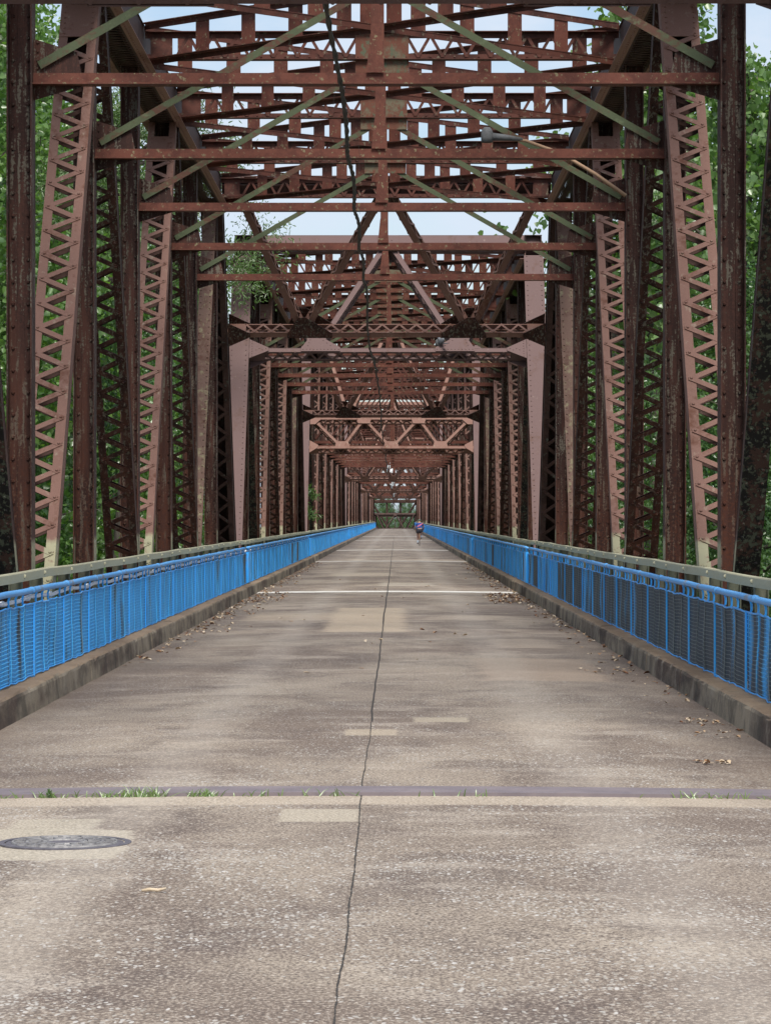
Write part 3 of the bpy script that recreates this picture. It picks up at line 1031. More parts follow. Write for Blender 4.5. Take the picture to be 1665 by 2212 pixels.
for sd_, nm in ((-1, 'left'), (1, 'right')):
    for y0, y1, ds in secs:
        extra = ''
        if sd_ > 0 and y0 < 30: lab = 'weathered dark mesh fence with blue bars on the near kerb of the first span'
        elif y0 < 30: lab = 'bright blue mesh fence with a white conduit on the near kerb of the first span'
        else: lab = 'blue mesh fence on the %s kerb along the %s' % (nm, ds)
        fence(sd_, y0, y1, lab)
        guardrail(sd_, y0, y1, 'pale khaki steel guardrail behind the %s fence along the %s' % (nm, ds))

# ------------------------------------------------------------------ ground
def ground():
    ys = np.concatenate([np.arange(-60, 700, 8), np.arange(700, 3000, 150)])
    xs = np.concatenate([np.arange(-1500, -80, 120), np.arange(-80, 81, 5), np.arange(120, 1501, 120)])
    V = []
    for y in ys:
        for x in xs:
            z = -7 + .5 * math.sin(x * .11 + y * .05) + .35 * math.sin(y * .17 - x * .06)
            V.append((x, y, z))
    nx = len(xs)
    F = [(j * nx + i, j * nx + i + 1, (j + 1) * nx + i + 1, (j + 1) * nx + i) for j in range(len(ys) - 1) for i in range(nx - 1)]
    t = NT('undergrowth ground')
    c = t.coords(False)
    n = t.noise(c, .6, 7, .65); g = t.noise(c, 6, 6, .7)
    t.color(t.mul(t.mix(t.step(n, .4, .65), (.035, .055, .016), (.08, .07, .03)), t.mix(g, (.5, .5, .5), (1.4, 1.4, 1.4))))
    t.bump(g, .8, .15)
    return np_mesh('ground', V, F, t.mat, smooth=True)
tag(inst('ground', ground()), kind='structure')

# ------------------------------------------------------------------ trees
def leaf_mat(name, c0, c1, c2, trans=.35):
    t = NT(name)
    i = t.island()
    c = t.coords(True)
    cl = t.noise(c, .55, 3, .5)
    col = t.mix(i, c0, c1)
    col = t.mix(t.math('MULTIPLY', t.step(cl, .45, .75), .6), col, c2)
    d = t.n('BsdfDiffuse'); tr = t.n('BsdfTranslucent'); gl = t.n('BsdfGlossy'); gl.inputs['Roughness'].default_value = .35
    t.l(col, d.inputs['Color'])
    t.l(t.mul(col, t.mix(.5, (1.3, 1.5, .6), (1.3, 1.5, .6))), tr.inputs['Color'])
    m1 = t.n('MixShader'); m1.inputs[0].default_value = trans
    t.l(d.outputs[0], m1.inputs[1]); t.l(tr.outputs[0], m1.inputs[2])
    m2 = t.n('MixShader'); m2.inputs[0].default_value = .06
    t.l(m1.outputs[0], m2.inputs[1]); t.l(gl.outputs[0], m2.inputs[2])
    t.l(m2.outputs[0], t.out.inputs['Surface'])
    return t.mat
M['leaf'] = leaf_mat('broad leaves', (.062, .135, .036), (.150, .27, .070), (.22, .34, .095), .45)
M['leaf_dark'] = leaf_mat('deep green leaves', (.042, .100, .036), (.105, .20, .062), (.16, .27, .08), .45)
M['leaf_cot'] = leaf_mat('poplar leaves', (.095, .18, .055), (.16, .26, .085), (.19, .30, .10), .45)
M['leaf_wil'] = leaf_mat('narrow leaves', (.09, .16, .05), (.13, .21, .07), (.15, .24, .08), .4)
M['bark'] = flat_mat('bark', (.06, .05, .04), (.15, .13, .105), 5, .9, (4, 4, .6))

def leaves(P, size, aspect, rng, droop=.4, rag=.35):
    """six-point leaves as two quads each"""
    n = len(P)
    d = rng.normal(size=(n, 3)); d[:, 2] -= droop * 1.6
    d /= np.linalg.norm(d, axis=1)[:, None]
    q = rng.normal(size=(n, 3))
    q -= d * np.sum(q * d, axis=1)[:, None]
    q /= np.linalg.norm(q, axis=1)[:, None]
    nn = np.cross(d, q)
    s = size * rng.uniform(1 - rag, 1 + rag, size=n)[:, None]
    w = s * aspect
    fold = s * .12
    V = np.empty((n, 6, 3), dtype=np.float32)
    V[:, 0] = P
    V[:, 1] = P + d * s * .22 - q * w * .50 + nn * fold
    V[:, 2] = P + d * s * .62 - q * w * .36 + nn * fold
    V[:, 3] = P + d * s
    V[:, 4] = P + d * s * .62 + q * w * .36 + nn * fold
    V[:, 5] = P + d * s * .22 + q * w * .50 + nn * fold
    b = np.arange(n)[:, None] * 6
    F = np.concatenate([b + np.array([[0, 3, 2, 1]]), b + np.array([[0, 5, 4, 3]])], axis=0)
    return V.reshape(-1, 3), F

def tree_meshes(name, seed, H, cb, rad, nleaf, lsize, aspect, mat, nlimb=28, nsub=7, spread=.55, up=.45, droop=.4, profile=None):
    rng = np.random.default_rng(seed)
    m = MB()
    tr = [(0, 0, 0)]
    dx = dy = 0
    for i in range(1, 9):
        dx += rng.normal() * .12 * H / 20; dy += rng.normal() * .12 * H / 20
        tr.append((dx, dy, H * .92 * i / 8))
    r0 = H * .016
    m.tube(tr, [r0 * (1 - .9 * i / 8) + .01 for i in range(9)], 8)
    tips = []
    for k in range(nlimb):
        f = (k + rng.uniform(0, 1)) / nlimb
        z0 = cb + (H * .93 - cb) * f
        i = min(7, int(z0 / (H * .92) * 8)); g = z0 / (H * .92) * 8 - i
        b = np.array(tr[i]) * (1 - g) + np.array(tr[min(8, i + 1)]) * g
        prof = (math.sin(math.pi * min(1, (.18 + .82 * f)) ** .85) ** .7) if profile is None else profile(f)
        ln = rad * max(.22, prof) * rng.uniform(.65, .98)
        az = k * 2.399 + rng.uniform(-.5, .5)
        el = up + rng.uniform(-.25, .3) + .25 * f
        d = np.array([math.cos(az) * math.cos(el), math.sin(az) * math.cos(el), math.sin(el)])
        pts = []
        for j in range(5):
            q = b + d * ln * j / 4 + np.array([0, 0, -.06 * ln * (j / 4) ** 2 * droop * 3]) + rng.normal(size=3) * .03 * ln * (j > 0)
            pts.append(q)
        m.tube([tuple(q) for q in pts], [max(.008, r0 * .34 * (1 - f * .6) * (1 - .85 * j / 4)) for j in range(5)], 5, False)
        for s_ in range(nsub):
            ff = rng.uniform(.3, 1.0) if s_ else 1.0
            jj = min(3, int(ff * 4)); gg = ff * 4 - jj
            b2 = pts[jj] * (1 - gg) + pts[jj + 1] * gg
            d2 = d * .6 + rng.normal(size=3) * .75; d2 /= np.linalg.norm(d2)
            l2 = ln * rng.uniform(.14, .30) + .25
            e2 = b2 + d2 * l2 + np.array([0, 0, -droop * .25 * l2])
            m.tube([tuple(b2), tuple((b2 + e2) / 2 + rng.normal(size=3) * .04), tuple(e2)], [.014, .01, .006], 4, False)
            tips.append((b2, e2, l2))
    w = np.array([t_[2] for t_ in tips]); w = w / w.sum()
    idx = rng.choice(len(tips), size=nleaf, p=w)
    B = np.array([t_[0] for t_ in tips])[idx]; E = np.array([t_[1] for t_ in tips])[idx]
    f = rng.uniform(.1, 1.08, size=nleaf)[:, None]
    P = B * (1 - f) + E * f + rng.normal(size=(nleaf, 3)) * spread * np.array([1, 1, .75])
    V, F = leaves(P, lsize, aspect, rng, droop)
    return m.mesh(name + '_trunk', M['bark'], True), np_mesh(name + '_crown', V, F, mat)

TR = {
    'maple': tree_meshes('maple', 21, 24, 3, 5.0, 44000, .145, .8, M['leaf'], 50, 8, .50),
    'elm': tree_meshes('elm', 22, 22, 2, 4.8, 44000, .135, .7, M['leaf_dark'], 50, 8, .48),
    'poplar': tree_meshes('poplar', 23, 25, 13, 4.8, 10500, .20, .95, M['leaf_cot'], 40, 7, .32, droop=.7, profile=lambda f: 1.0 - .55 * f),
    'willow': tree_meshes('willow', 24, 20, 14.4, 4.2, 26000, .12, .26, M['leaf_wil'], 30, 9, .22, up=.2, droop=.35, profile=lambda f: 1.0 - .5 * f),
}
def tree(kind, x, y, sc, rz, label, group, name='leafy_tree', z=-7):
    o = empty(name, (x, y, z), label, 'bush' if kind == 'bush' else 'tree', group, R(rz))
    o.scale = (sc, sc, sc)
    inst('trunk', TR[kind][0], o); inst('crown', TR[kind][1], o)
    return o
rr = random.Random(44)
GL, GR, GF = 'trees close along the left side of the bridge', 'trees close along the right side of the bridge', 'trees far away beyond the bend'
ORD = ('first', 'second', 'third', 'fourth', 'fifth', 'sixth', 'seventh')
def where(x, y):
    """which bay of the trusses the tree shows through, read from its direction"""
    q = x / y
    for k in range(1, 8):
        if abs(q) > CC / (Y_A + (k + 1) * P8): return k
    return 8
left = [('maple', -10.2, 70, 1.0), ('elm', -10.4, 79, 1.0), ('maple', -11.0, 87, 1.05), ('elm', -14.2, 93, 1.1), ('maple', -11.8, 101, 1.08), ('elm', -11.0, 112, 1.05),
        ('maple', -15.5, 116, 1.15), ('elm', -12.6, 128, 1.1), ('maple', -11.2, 142, 1.1), ('elm', -17, 140, 1.15), ('elm', -14, 160, 1.1), ('maple', -12.5, 180, 1.1)]
WORDS = {'maple': 'bright broad leaved tree', 'elm': 'dark small leaved tree'}
for n_, (k_, x, y, s_) in enumerate(left):
    tree(k_, x, y, s_, rr.uniform(0, 360), '%s, %s one along the left side, seen between the truss posts' % (WORDS[k_], ('first', 'second', 'third', 'fourth', 'fifth', 'sixth')[n_ // 2]), GL)
right = [('elm', 8.3, 72, .70), ('maple', 8.9, 80, .66), ('elm', 9.6, 88, .72), ('maple', 11.2, 97, .74), ('elm', 9.4, 106, .74), ('maple', 13.2, 112, .8), ('elm', 11.2, 122, .8), ('maple', 10.6, 136, .84), ('elm', 15.5, 130, .9), ('maple', 13.5, 150, .95), ('elm', 11.2, 165, .95)]
for n_, (k_, x, y, s_) in enumerate(right):
    tree(k_, x, y, s_, rr.uniform(0, 360), 'low %s, %s one along the right side, seen between the truss posts' % (WORDS[k_], ('first', 'second', 'third', 'fourth', 'fifth', 'sixth')[n_ // 2]), GR)
for x, y, s_, lb in ((7.2, 89, 1.0, 'open poplar with broad pale leaves reaching over the right chord against the sky'), (9.3, 76, .84, 'open poplar with single leaves against the sky at the upper right corner'),
                     (10.2, 112, 1.0, 'open poplar with broad leaves beside the right end of the mauve portal')):
    tree('poplar', x, y, s_, rr.uniform(0, 360), lb, 'open poplars on the right', 'poplar_tree')
tree('willow', -6.6, 75.5, 1.0, 40, 'narrow leaved willow leaning in beside the left post of the mauve portal', None, 'willow_tree')
for i in range(9):
    x = -13 + i * 2.4 + rr.uniform(-1, 1)
    tree('elm', x, 720 + rr.uniform(-25, 40), .75 - .02 * i, rr.uniform(0, 360), 'green tree far away behind the truss span seen from its side', GF)
# a small willow shoot growing through the left truss of the third span
rng = np.random.default_rng(9)
m = MB(); V_, F_ = [], []; nv = 0
for z0, ln in ((2.95, .75), (2.1, .8), (3.1, .5), (2.25, .55)):
    pts = [(-.25 + ln * q, rng.uniform(-.1, .1), z0 + .25 * q - .5 * q * q) for q in np.linspace(0, 1, 5)]
    m.tube(pts, [.014, .012, .009, .006, .004], 5)
    PP = np.array([pts[rng.integers(1, 5)] for _ in range(90)]) + rng.normal(size=(90, 3)) * .10
    v, f = leaves(PP, .19, .28, rng, .3); V_.append(v); F_.append(f + nv); nv += len(v)
m.tube([(-.3, 0, -7), (-.28, 0, 0), (-.25, 0, 3.1)], [.05, .03, .015], 6)
sh = empty('sapling', (-3.75, 131, 0), 'small willow sapling with two tufts poking out beside the pink portal post', 'sapling')
inst('stem', m.mesh('sapling_stem', M['bark']), sh)
inst('foliage', np_mesh('sapling_leaves', np.concatenate(V_), np.concatenate(F_), M['leaf_cot']), sh)

# ------------------------------------------------------------------ litter, grass, weed
def litter():
    rng = np.random.default_rng(77)
    P = []
    def scat(n, x0, x1, y0, y1):
        for _ in range(n): P.append((rng.uniform(x0, x1), rng.uniform(y0, y1)))
    for _ in range(430):                      # along the right kerb
        y = rng.uniform(24, 120); P.append((3.03 - abs(rng.normal()) * .20, y))
    for _ in range(430):
        y = rng.uniform(36, 120); P.append((-3.03 + abs(rng.normal()) * .20, y))
    scat(260, 2.15, 3.0, 62, 71); scat(110, -2.95, -2.2, 63, 72); scat(40, 2.5, 3.0, 75, 95); scat(60, -2.95, -2.3, 46, 62)
    scat(26, 2.62, 2.98, 25.9, 26.5); scat(22, 2.35, 2.6, 21.6, 21.9); scat(12, 2.55, 2.95, 24.2, 25.0); scat(14, 2.3, 2.9, 34, 35.5)
    scat(50, -2.6, 2.6, 30, 110); 
    n = len(P)
    XY = np.array(P)
    far = np.clip(XY[:, 1] / 45, .8, 1.6)
    z = np.array([crown(abs(a)) for a in XY[:, 0]]) + .008
    s = rng.uniform(.04, .10, n) * np.where(XY[:, 1] < 34, .62, 1.0)
    a = rng.uniform(0, 6.28, n)
    d = np.stack([np.cos(a), np.sin(a), np.zeros(n)], 1); q = np.stack([-np.sin(a), np.cos(a), np.zeros(n)], 1)
    up = np.array([0, 0, 1.0])
    B = np.stack([XY[:, 0], XY[:, 1], z], 1)
    c = rng.uniform(.05, .38, n)[:, None]
    S = s[:, None]
    V = np.empty((n, 6, 3))
    V[:, 0] = B; V[:, 1] = B + d * S * .3 - q * S * .3 + up * S * c; V[:, 2] = B + d * S * .7 - q * S * .24 + up * S * c * 1.2
    V[:, 3] = B + d * S + up * S * c * .5; V[:, 4] = B + d * S * .7 + q * S * .24 + up * S * c; V[:, 5] = B + d * S * .3 + q * S * .3 + up * S * c * .8
    b = np.arange(n)[:, None] * 6
    F = np.concatenate([b + np.array([[0, 3, 2, 1]]), b + np.array([[0, 5, 4, 3]])], 0)
    t = NT('dry leaves')
    i = t.island()
    r_ = t.n('ValToRGB'); t.l(i, r_.inputs[0])
    e = r_.color_ramp.elements
    e[0].color = (.13, .05, .025, 1); e[1].color = (.62, .52, .40, 1)
    k = e.new(.35); k.color = (.30, .17, .09, 1)
    k = e.new(.65); k.color = (.46, .35, .23, 1)
    t.color(r_.outputs[0])
    return np_mesh('leaf_litter', V.reshape(-1, 3), F, t.mat)
tag(inst('leaf_litter', litter()), 'dry tan leaves scattered along the kerbs and deck', 'leaves', kind='stuff')

def grass():
    rng = np.random.default_rng(5)
    V = []; F = []
    spans = [(-2.4, -2.05, 14), (-2.02, -1.78, 26), (-1.66, -1.46, 36), (-1.44, -1.22, 60), (-1.08, -.88, 36), (-.8, -.5, 10), (-.5, -.05, 16), (.5, 1.0, 8), (1.7, 2.5, 36)]
    for x0, x1, n in spans:
        for _ in range(n):
            x = rng.normal((x0 + x1) / 2, (x1 - x0) / 3.2); y = 18.985 + rng.uniform(-.03, .01); h = rng.uniform(.015, .055) * (1 if n < 40 else 1.3)
            lx, ly = rng.normal() * .04, rng.normal() * .03
            z = crown(abs(x)); w = .004
            k = len(V)
            V += [(x - w, y, z), (x + w, y, z), (x + lx * .5 + w * .7, y + ly * .5, z + h * .7), (x + lx * .5 - w * .7, y + ly * .5, z + h * .7), (x + lx + .001, y + ly, z + h), (x + lx - .001, y + ly, z + h)]
            F += [(k, k + 1, k + 2, k + 3), (k + 3, k + 2, k + 4, k + 5)]
    return np_mesh('grass', V, F, leaf_mat('grass blades', (.10, .19, .05), (.20, .30, .09), (.28, .33, .14)))
tag(inst('grass', grass()), 'short grass growing in the seam of the steel joint', 'grass', kind='stuff')
wd = empty('weed', (-1.93, 18.97, crown(1.93)), 'single dark green weed sprouting from the steel joint', 'weed')
m = MB(); m.tube([(0, 0, 0), (.002, 0, .025), (0, 0, .055)], [.003, .002, .001], 5)
inst('stem', m.mesh('weed_stem', M['leaf_dark']), wd)
PP = np.column_stack([rng.normal(size=60) * .007, rng.normal(size=60) * .007, rng.uniform(.008, .055, 60)])
v, f = leaves(PP, .016, .5, rng, -.2)
inst('foliage', np_mesh('weed_leaves', v, f, M['leaf_dark']), wd)

# twig on the near slab
M['twig'] = flat_mat('dry twig', (.42, .33, .22), (.60, .50, .37), 20)
m = MB(); m.tube([(-.055, 0, .012), (-.02, .012, .016), (.02, 0, .014), (.055, .02, .02)], [.006, .009, .008, .005], 7)
tw = inst('twig', m.mesh('twig', M['twig'], True), None, (-.90, 14.08, crown(.9)))
tag(tw, 'short pale twig lying alone on the foreground concrete', 'twig')

# ------------------------------------------------------------------ cable along the bridge, hanging strips
M['cable'] = flat_mat('black cable', (.012, .012, .011), (.045, .042, .036), 12, .6, (1, .2, 1))
hang = [Y_A + k * P8 for k in range(2, 7)] + [Y_B + k * P8 for k in range(2, 7)]
zc_ = 6.18
keys = [(22.5, 6.25)] + [(y, zc_) for y in hang[:5]] + [(Y_A + 7.35 * P8, 5.7)] + [(Y_B + .72 * P8, 5.62)] + [(y, zc_) for y in hang[5:]] + [(118, 5.6), (131, 5.0)] + [(Y_C + k * P12, 5.12) for k in range(2, 11)] + [(215, 5.0)]
rr = random.Random(12)
pts = []
for (y0, z0), (y1, z1) in zip(keys[:-1], keys[1:]):
    for j in range(10):
        f = j / 10
        pts.append((-.37 + .03 * math.sin(y0 + f * 4) + rr.uniform(-.006, .006) * (y0 < 120), y0 + (y1 - y0) * f, z0 + (z1 - z0) * f - .10 * math.sin(f * math.pi) + rr.uniform(-.005, .005)))
for _ in range(3):
    pts = [pts[0]] + [tuple((pts[i - 1][k] + 2 * pts[i][k] + pts[i + 1][k]) / 4 for k in range(3)) for i in range(1, len(pts) - 1)] + [pts[-1]]
cb = empty('cable', (0, 0, 0), 'thick black twisted cable hanging from the sway struts along the bridge', 'cable')
m = MB()
for ph in (0, 2.1, 4.2):
    m.tube([(p[0] + .016 * math.cos(ph + p[1] * 3.1), p[1], p[2] + .016 * math.sin(ph + p[1] * 3.1)) for p in pts], .016, 6)
inst('strand', m.mesh('cable_strand', M['cable'], True), cb)
m = MB()
for i in range(60):
    p = pts[rr.randrange(0, 110)]
    a = rr.uniform(0, 6.28); l = rr.uniform(.06, .3)
    m.tube([p, (p[0] + l * .5 * math.cos(a), p[1], p[2] + l * .3 * math.sin(a) - .03), (p[0] + l * .6 * math.cos(a), p[1], p[2] - l * .7)], .0022, 3, False)
inst('loose_wire', m.mesh('cable_wire', M['cable']), cb)
M['white'] = flat_mat('white plastic', (.62, .66, .68), (.80, .82, .82), 4, .4)
for k, (y, lb) in enumerate(((205, 'first white hanging strip below the cable end'), (222, 'second white hanging strip lower along the cable line'), (262, 'third small white hanging strip along the cable line'), (330, 'last tiny white hanging strip before the bend'))):
    m = MB()
    s_ = 1 + k * .35
    m.tube([(.0, 0, .18), (-.06, 0, -.10), (-.13, 0, -.42 * s_)], .035 * s_, 6)
    m.tube([(.09, 0, .22), (.08, 0, -.05), (.06, 0, -.25 * s_)], .03 * s_, 6)
    o = inst('hanging_strip', m.mesh('hanging_strip', M['white'], True), None, (-.30 + .12 * k, y, 5.25 - .12 * k))
    tag(o, lb, 'hanging strip', 'white strips hanging over the deck')

# ------------------------------------------------------------------ lamps on brackets
M['lampgrey'] = steel('lamp paint', (.115, .12, .125), (.04, .035, .03), (.18, .19, .195), .48, .70, .70, .8, (1, 1, 1))
M['arm'] = steel('lamp arm', (.30, .19, .12), (.16, .08, .05), (.38, .28, .2), .55, .7, .7, .8, (1, 1, 1))
def lamp(y, label):
    root = empty('street_lamp', (3.55, y - .20, 6.45), label, 'street lamp', 'lamps on curved brackets')
    m = MB()
    m.tube([(0, 0, 0), (-.45, 0, .32), (-.95, 0, .62), (-1.45, 0, .80), (-1.75, 0, .83)], [.03, .028, .026, .024, .022], 8)
    inst('bracket', m.mesh('lamp_arm', M['arm'], True), root)
    m = MB()
    m.tube([(-1.50, 0, .815), (-1.72, 0, .845), (-1.94, 0, .86)], [.026, .045, .06], 10)
    inst('neck', m.mesh('lamp_neck', M['lampgrey'], True), root)
    m = MB()
    m.lathe([(.0001, .20), (.045, .198), (.05, .185), (.062, .18), (.085, .13), (.088, .04), (.085, -.02), (.078, -.022), (.076, .02), (.0001, .03)], 20, Matrix.Translation((-2.02, 0, .80)))
    inst('head', m.mesh('lamp_head', M['lampgrey'], True), root)
lamp(Y_A + 4 * P8, 'grey acorn lamp on a curved brown arm above the nearest span')
lamp(Y_B + 4 * P8, 'small lamp on a brown arm inside the second span')

# ------------------------------------------------------------------ pigeon on the portal beam
M['pigeon'] = flat_mat('pigeon feathers', (.07, .075, .085), (.16, .165, .18), 18, .6)
M['beak'] = flat_mat('beak', (.03, .03, .03), (.05, .045, .04))
pg = empty('pigeon', (1.32, 76.22, 6.02), 'grey pigeon perched on the mauve portal beam', 'bird', rz=R(35))
m = MB()
def ell(m, c, r, n=14, k=10, M_=None):
    m.lathe([(max(.0005, math.sin(math.pi * i / k)), -math.cos(math.pi * i / k)) for i in range(k + 1)], n,
            Matrix.Translation(c) @ (M_ or Matrix.Identity(4)) @ Matrix.Diagonal((r[0], r[1], r[2], 1)))
ell(m, (0, 0, .115), (.065, .13, .075), M_=Matrix.Rotation(R(-28), 4, 'X'))
ell(m, (0, .10, .205), (.038, .045, .042))
ell(m, (0, .085, .165), (.042, .05, .06))
m.abox(-.035, .035, -.24, -.09, .045, .062)
inst('body', m.mesh('pigeon_body', M['pigeon'], True), pg)
m = MB(); m.tube([(0, .14, .205), (0, .175, .197)], [.010, .002], 6)
inst('beak', m.mesh('pigeon_beak', M['beak']), pg)
m = MB(); m.tube([(.02, .01, .06), (.02, .015, 0)], .006, 5); m.tube([(-.02, .01, .06), (-.02, .015, 0)], .006, 5)
inst('feet', m.mesh('pigeon_feet', M['beak']), pg)

# ------------------------------------------------------------------ cyclist
def plain(name, c, rough=.6, metal=0):
    t = NT(name)
    n = t.noise(t.coords(False), 30, 4)
    t.color(t.mix(n, tuple(k * .85 for k in c), tuple(min(1, k * 1.15) for k in c)))
    t.bsdf.inputs['Roughness'].default_value = rough; t.bsdf.inputs['Metallic'].default_value = metal
    return t.mat
M['skin'] = plain('skin', (.48, .27, .20), .5)
M['black'] = plain('black cloth', (.02, .021, .03))
M['rubber'] = plain('tyre rubber', (.022, .022, .022), .8)
M['frame'] = plain('orange frame', (.50, .20, .06), .35)
M['chrome'] = plain('alloy', (.45, .45, .45), .35, .8)
M['sock'] = plain('pale socks', (.60, .72, .82))
M['shoe'] = plain('dark shoes', (.03, .03, .035))
M['helmet'] = plain('helmet shell', (.14, .16, .11), .4)
M['hair'] = plain('blond hair', (.50, .38, .20))
def jersey_mat():
    t = NT('cycling jersey')
    c = t.n('TexCoord').outputs['Object']; s = t.sep(c)
    q = t.math('ADD', t.math('MULTIPLY', s[0], -.55), s[2])
    band = t.math('MULTIPLY', t.step(q, 1.25, 1.26), t.step(q, 1.33, 1.32))
    col = t.mix(t.step(t.math('MULTIPLY', s[0], -1.0), .17, .2), (.035, .065, .25), (.08, .20, .60))
    col = t.mix(band, col, (.62, .16, .20))
    t.color(col); return t.mat
M['jersey'] = jersey_mat()
def skin_obj(name, pts, edges, radii, mat, parent, rootv=0, sub=2):
    me = bpy.data.meshes.new(name)
    me.from_pydata([tuple(p) for p in pts], edges, [])
    me.materials.append(mat)
    o = bpy.data.objects.new(name, me); COL.objects.link(o); o.parent = parent
    md = o.modifiers.new('skin', 'SKIN'); md.use_smooth_shade = True
    for i, v in enumerate(me.skin_vertices[0].data):
        r_ = radii[i]
        v.radius = (r_, r_) if not isinstance(r_, tuple) else r_
        v.use_root = (i == rootv)
    s_ = o.modifiers.new('sub', 'SUBSURF'); s_.levels = s_.render_levels = sub
    return o
CX, CY = 1.67, 194.0
bk = empty('bicycle', (CX, CY, crown(1.67)), 'orange framed road bicycle ridden away along the right half of the deck', 'bicycle')
def wheel(y):
    w = inst('wheel', None, bk) if False else None
    m = MB(); m.lathe([(.334 + .012 * math.cos(a), .012 * math.sin(a)) for a in np.linspace(0, 2 * math.pi, 9)], 40, Matrix.Translation((0, y, .346)) @ Matrix.Rotation(R(90), 4, 'Y'))
    ty = m.mesh('tyre', M['rubber'], True)
    m = MB(); m.lathe([(.322, -.009), (.322, .009), (.300, .008), (.300, -.008), (.322, -.009)], 40, Matrix.Translation((0, y, .346)) @ Matrix.Rotation(R(90), 4, 'Y'))
    m.tube([(-.05, y, .346), (.05, y, .346)], .018, 8)
    for k in range(20):
        a = k * math.pi / 10
        m.tube([(.03 * (-1) ** k, y, .346), (0, y + .30 * math.cos(a), .346 + .30 * math.sin(a))], .0014, 3, False)
    o = inst('wheel', m.mesh('wheel', M['chrome']), bk)
    inst('tyre', ty, o)
wheel(.0); wheel(1.0)
m = MB()
BB = (0, .42, .28); ST = (0, .27, .80); HT = (0, .80, .86); HB = (0, .84, .70)
for a, b, r_ in ((BB, ST, .017), (ST, HT, .017), (BB, HB, .02), (HT, HB, .021)): m.tube([a, b], r_, 8)
for sg in (-1, 1):
    m.tube([(0.045 * sg, 0, .346), (.05 * sg, .1, .34), (.02 * sg, .40, .285)], .010, 6)
    m.tube([(0.045 * sg, 0, .346), (.02 * sg, .26, .78)], .009, 6)
    m.tube([(.02 * sg, .845, .68), (.045 * sg, .90, .52), (.045 * sg, 1.0, .346)], .011, 6)
inst('frame', m.mesh('bike_frame', M['frame'], True), bk)
m = MB(); m.tube([ST, (0, .235, .93)], .014, 8)
m.tube([(0, .10, .955), (0, .20, .955), (0, .36, .945)], [.055, .045, .018], 8)
inst('saddle', m.mesh('saddle', M['black'], True), bk)
m = MB(); m.tube([HT, (0, .80, .93), (0, .88, .95)], .014, 8); m.tube([(-.21, .88, .95), (.21, .88, .95)], .013, 8)
for sg in (-1, 1): m.tube([(.21 * sg, .88, .95), (.21 * sg, .96, .945), (.21 * sg, .975, .88), (.21 * sg, .90, .83)], .014, 8)
inst('handlebar', m.mesh('handlebar', M['black'], True), bk)
m = MB(); m.tube([(-.06, .42, .28), (.06, .42, .28)], .02, 8)
m.lathe([(.08, -.004), (.09, 0), (.08, .004)], 24, Matrix.Translation((.045, .42, .28)) @ Matrix.Rotation(R(90), 4, 'Y'))
m.tube([(-.07, .42, .28), (-.08, .42, .115)], .010, 6); m.tube([(.07, .42, .28), (.08, .42, .445)], .010, 6)
m.abox(-.15, -.07, .38, .46, .105, .122); m.abox(.07, .15, .38, .46, .437, .454)
inst('crank', m.mesh('crank', M['chrome']), bk)
pr = empty('person', (CX, CY, crown(1.67)), 'cyclist seen from behind in a blue and pink jersey and black shorts', 'person')
pts = [(0, .21, 1.02), (0, .30, 1.14), (0, .46, 1.28), (0, .60, 1.38), (0, .68, 1.44), (0, .74, 1.50), (0, .78, 1.58),
       (-.18, .60, 1.36), (-.27, .68, 1.16), (-.22, .86, .985), (-.215, .93, .965),
       (.18, .60, 1.36), (.27, .68, 1.16), (.22, .86, .985), (.215, .93, .965),
       (-.09, .22, .98), (-.115, .56, .70), (-.11, .40, .24), (-.11, .37, .17), (-.11, .50, .14),
       (.09, .22, .98), (.125, .60, .90), (.11, .42, .56), (.11, .37, .50), (.11, .50, .47)]
ed = [(0, 1), (1, 2), (2, 3), (3, 4), (4, 5), (5, 6), (3, 7), (7, 8), (8, 9), (9, 10), (3, 11), (11, 12), (12, 13), (13, 14), (0, 15), (15, 16), (16, 17), (17, 18), (18, 19), (0, 20), (20, 21), (21, 22), (22, 23), (23, 24)]
ra = [.135, .125, .14, .12, .06, .075, .08, .065, .044, .030, .03, .065, .044, .030, .03, .095, .06, .04, .038, .03, .095, .06, .04, .038, .03]
n0 = len(pts)
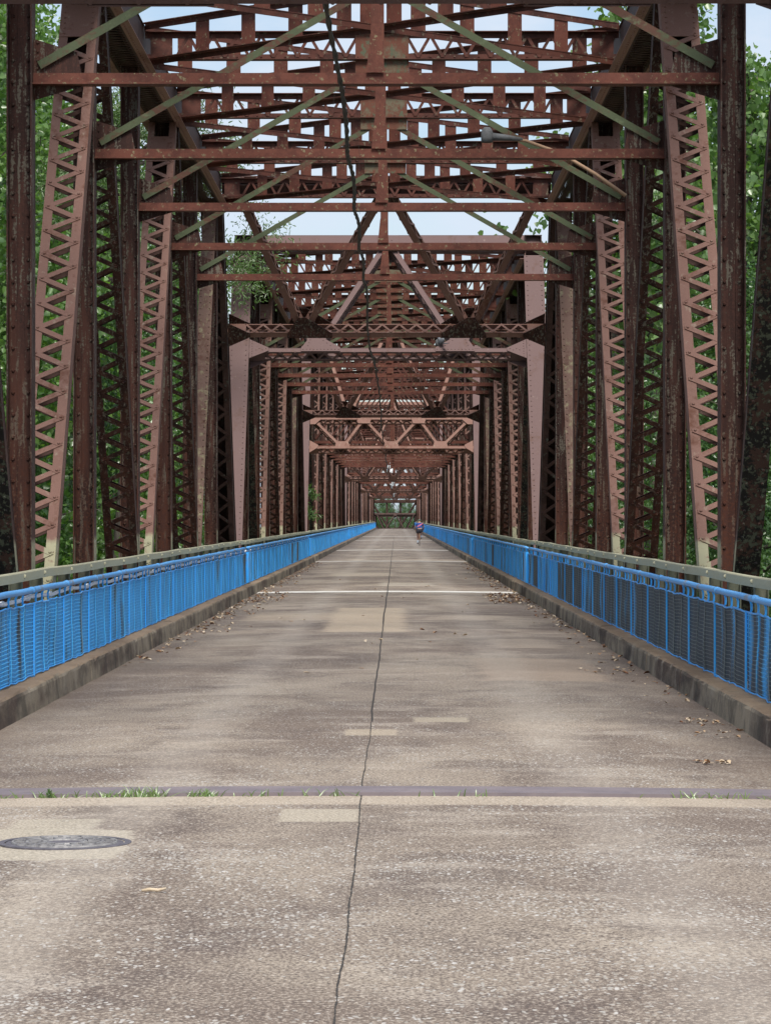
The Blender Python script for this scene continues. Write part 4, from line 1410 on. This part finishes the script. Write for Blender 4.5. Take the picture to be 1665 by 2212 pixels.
for sg in (-1, 1):                                       # fingers closed round the hoods
    base = 10 if sg < 0 else 14
    for k in range(4):
        x = sg * (.235 - .0); y0 = .945 + .0 * k; z0 = .985 - .021 * k
        i = len(pts)
        ln = (.9, 1.0, .95, .75)[k]
        pts += [(sg * .238, .955, z0), (sg * .225, .955 + .034 * ln, z0 - .004), (sg * .195, .955 + .028 * ln, z0 - .008)]
        ed += [(base, i), (i, i + 1), (i + 1, i + 2)]; ra += [.009, .0085, .007]
    i = len(pts)
    pts += [(sg * .19, .93, .985), (sg * .182, .965, .975)]
    ed += [(base, i), (i, i + 1)]; ra += [.010, .009]
skin_obj('body', pts, ed, ra, M['skin'], pr)
skin_obj('jersey', [(0, .235, 1.06), (0, .30, 1.14), (0, .46, 1.28), (0, .59, 1.375), (0, .63, 1.41), (-.18, .60, 1.36), (-.235, .645, 1.245), (.18, .60, 1.36), (.235, .645, 1.245)],
         [(0, 1), (1, 2), (2, 3), (3, 4), (3, 5), (5, 6), (3, 7), (7, 8)], [(.165, .15), (.165, .15), (.175, .155), (.14, .13), .075, .085, .068, .085, .068], M['jersey'], pr)
skin_obj('shorts', [(0, .20, 1.03), (-.095, .23, .975), (-.115, .44, .79), (.095, .23, .975), (.125, .46, .91)], [(0, 1), (1, 2), (0, 3), (3, 4)], [.155, .115, .085, .115, .085], M['black'], pr)
for nm, q in (('sock', [((-.11, .405, .36), (-.11, .40, .25), (-.11, .375, .18)), ((.11, .43, .66), (.11, .42, .56), (.11, .375, .51))]),):
    for a in q: skin_obj(nm, a, [(0, 1), (1, 2)], [.05, .047, .045], M['sock'], pr)
for a in (((-.11, .33, .15), (-.11, .42, .15), (-.11, .53, .135)), ((.11, .33, .48), (.11, .42, .48), (.11, .53, .465))):
    skin_obj('shoe', a, [(0, 1), (1, 2)], [.042, .046, .036], M['shoe'], pr)
m = MB()
ell(m, (0, .76, 1.60), (.098, .125, .075), M_=Matrix.Rotation(R(-12), 4, 'X'))
inst('helmet', m.mesh('helmet', M['helmet'], True), pr)
m = MB(); ell(m, (0, .715, 1.535), (.068, .05, .065))
inst('hair', m.mesh('hair', M['hair'], True), pr)
m = MB()
for sg in (-1, 1):
    ell(m, (sg * .082, .77, 1.535), (.012, .02, .03)); 
ell(m, (0, .865, 1.525), (.014, .02, .022))
inst('ears_and_nose', m.mesh('face_features', M['skin'], True), pr)
m = MB()
for sg in (-1, 1): ell(m, (sg * .032, .853, 1.548), (.012, .006, .007))
m.abox(-.025, .025, .848, .856, 1.487, 1.493)
inst('eyes_and_mouth', m.mesh('face_marks', M['shoe'], True), pr)
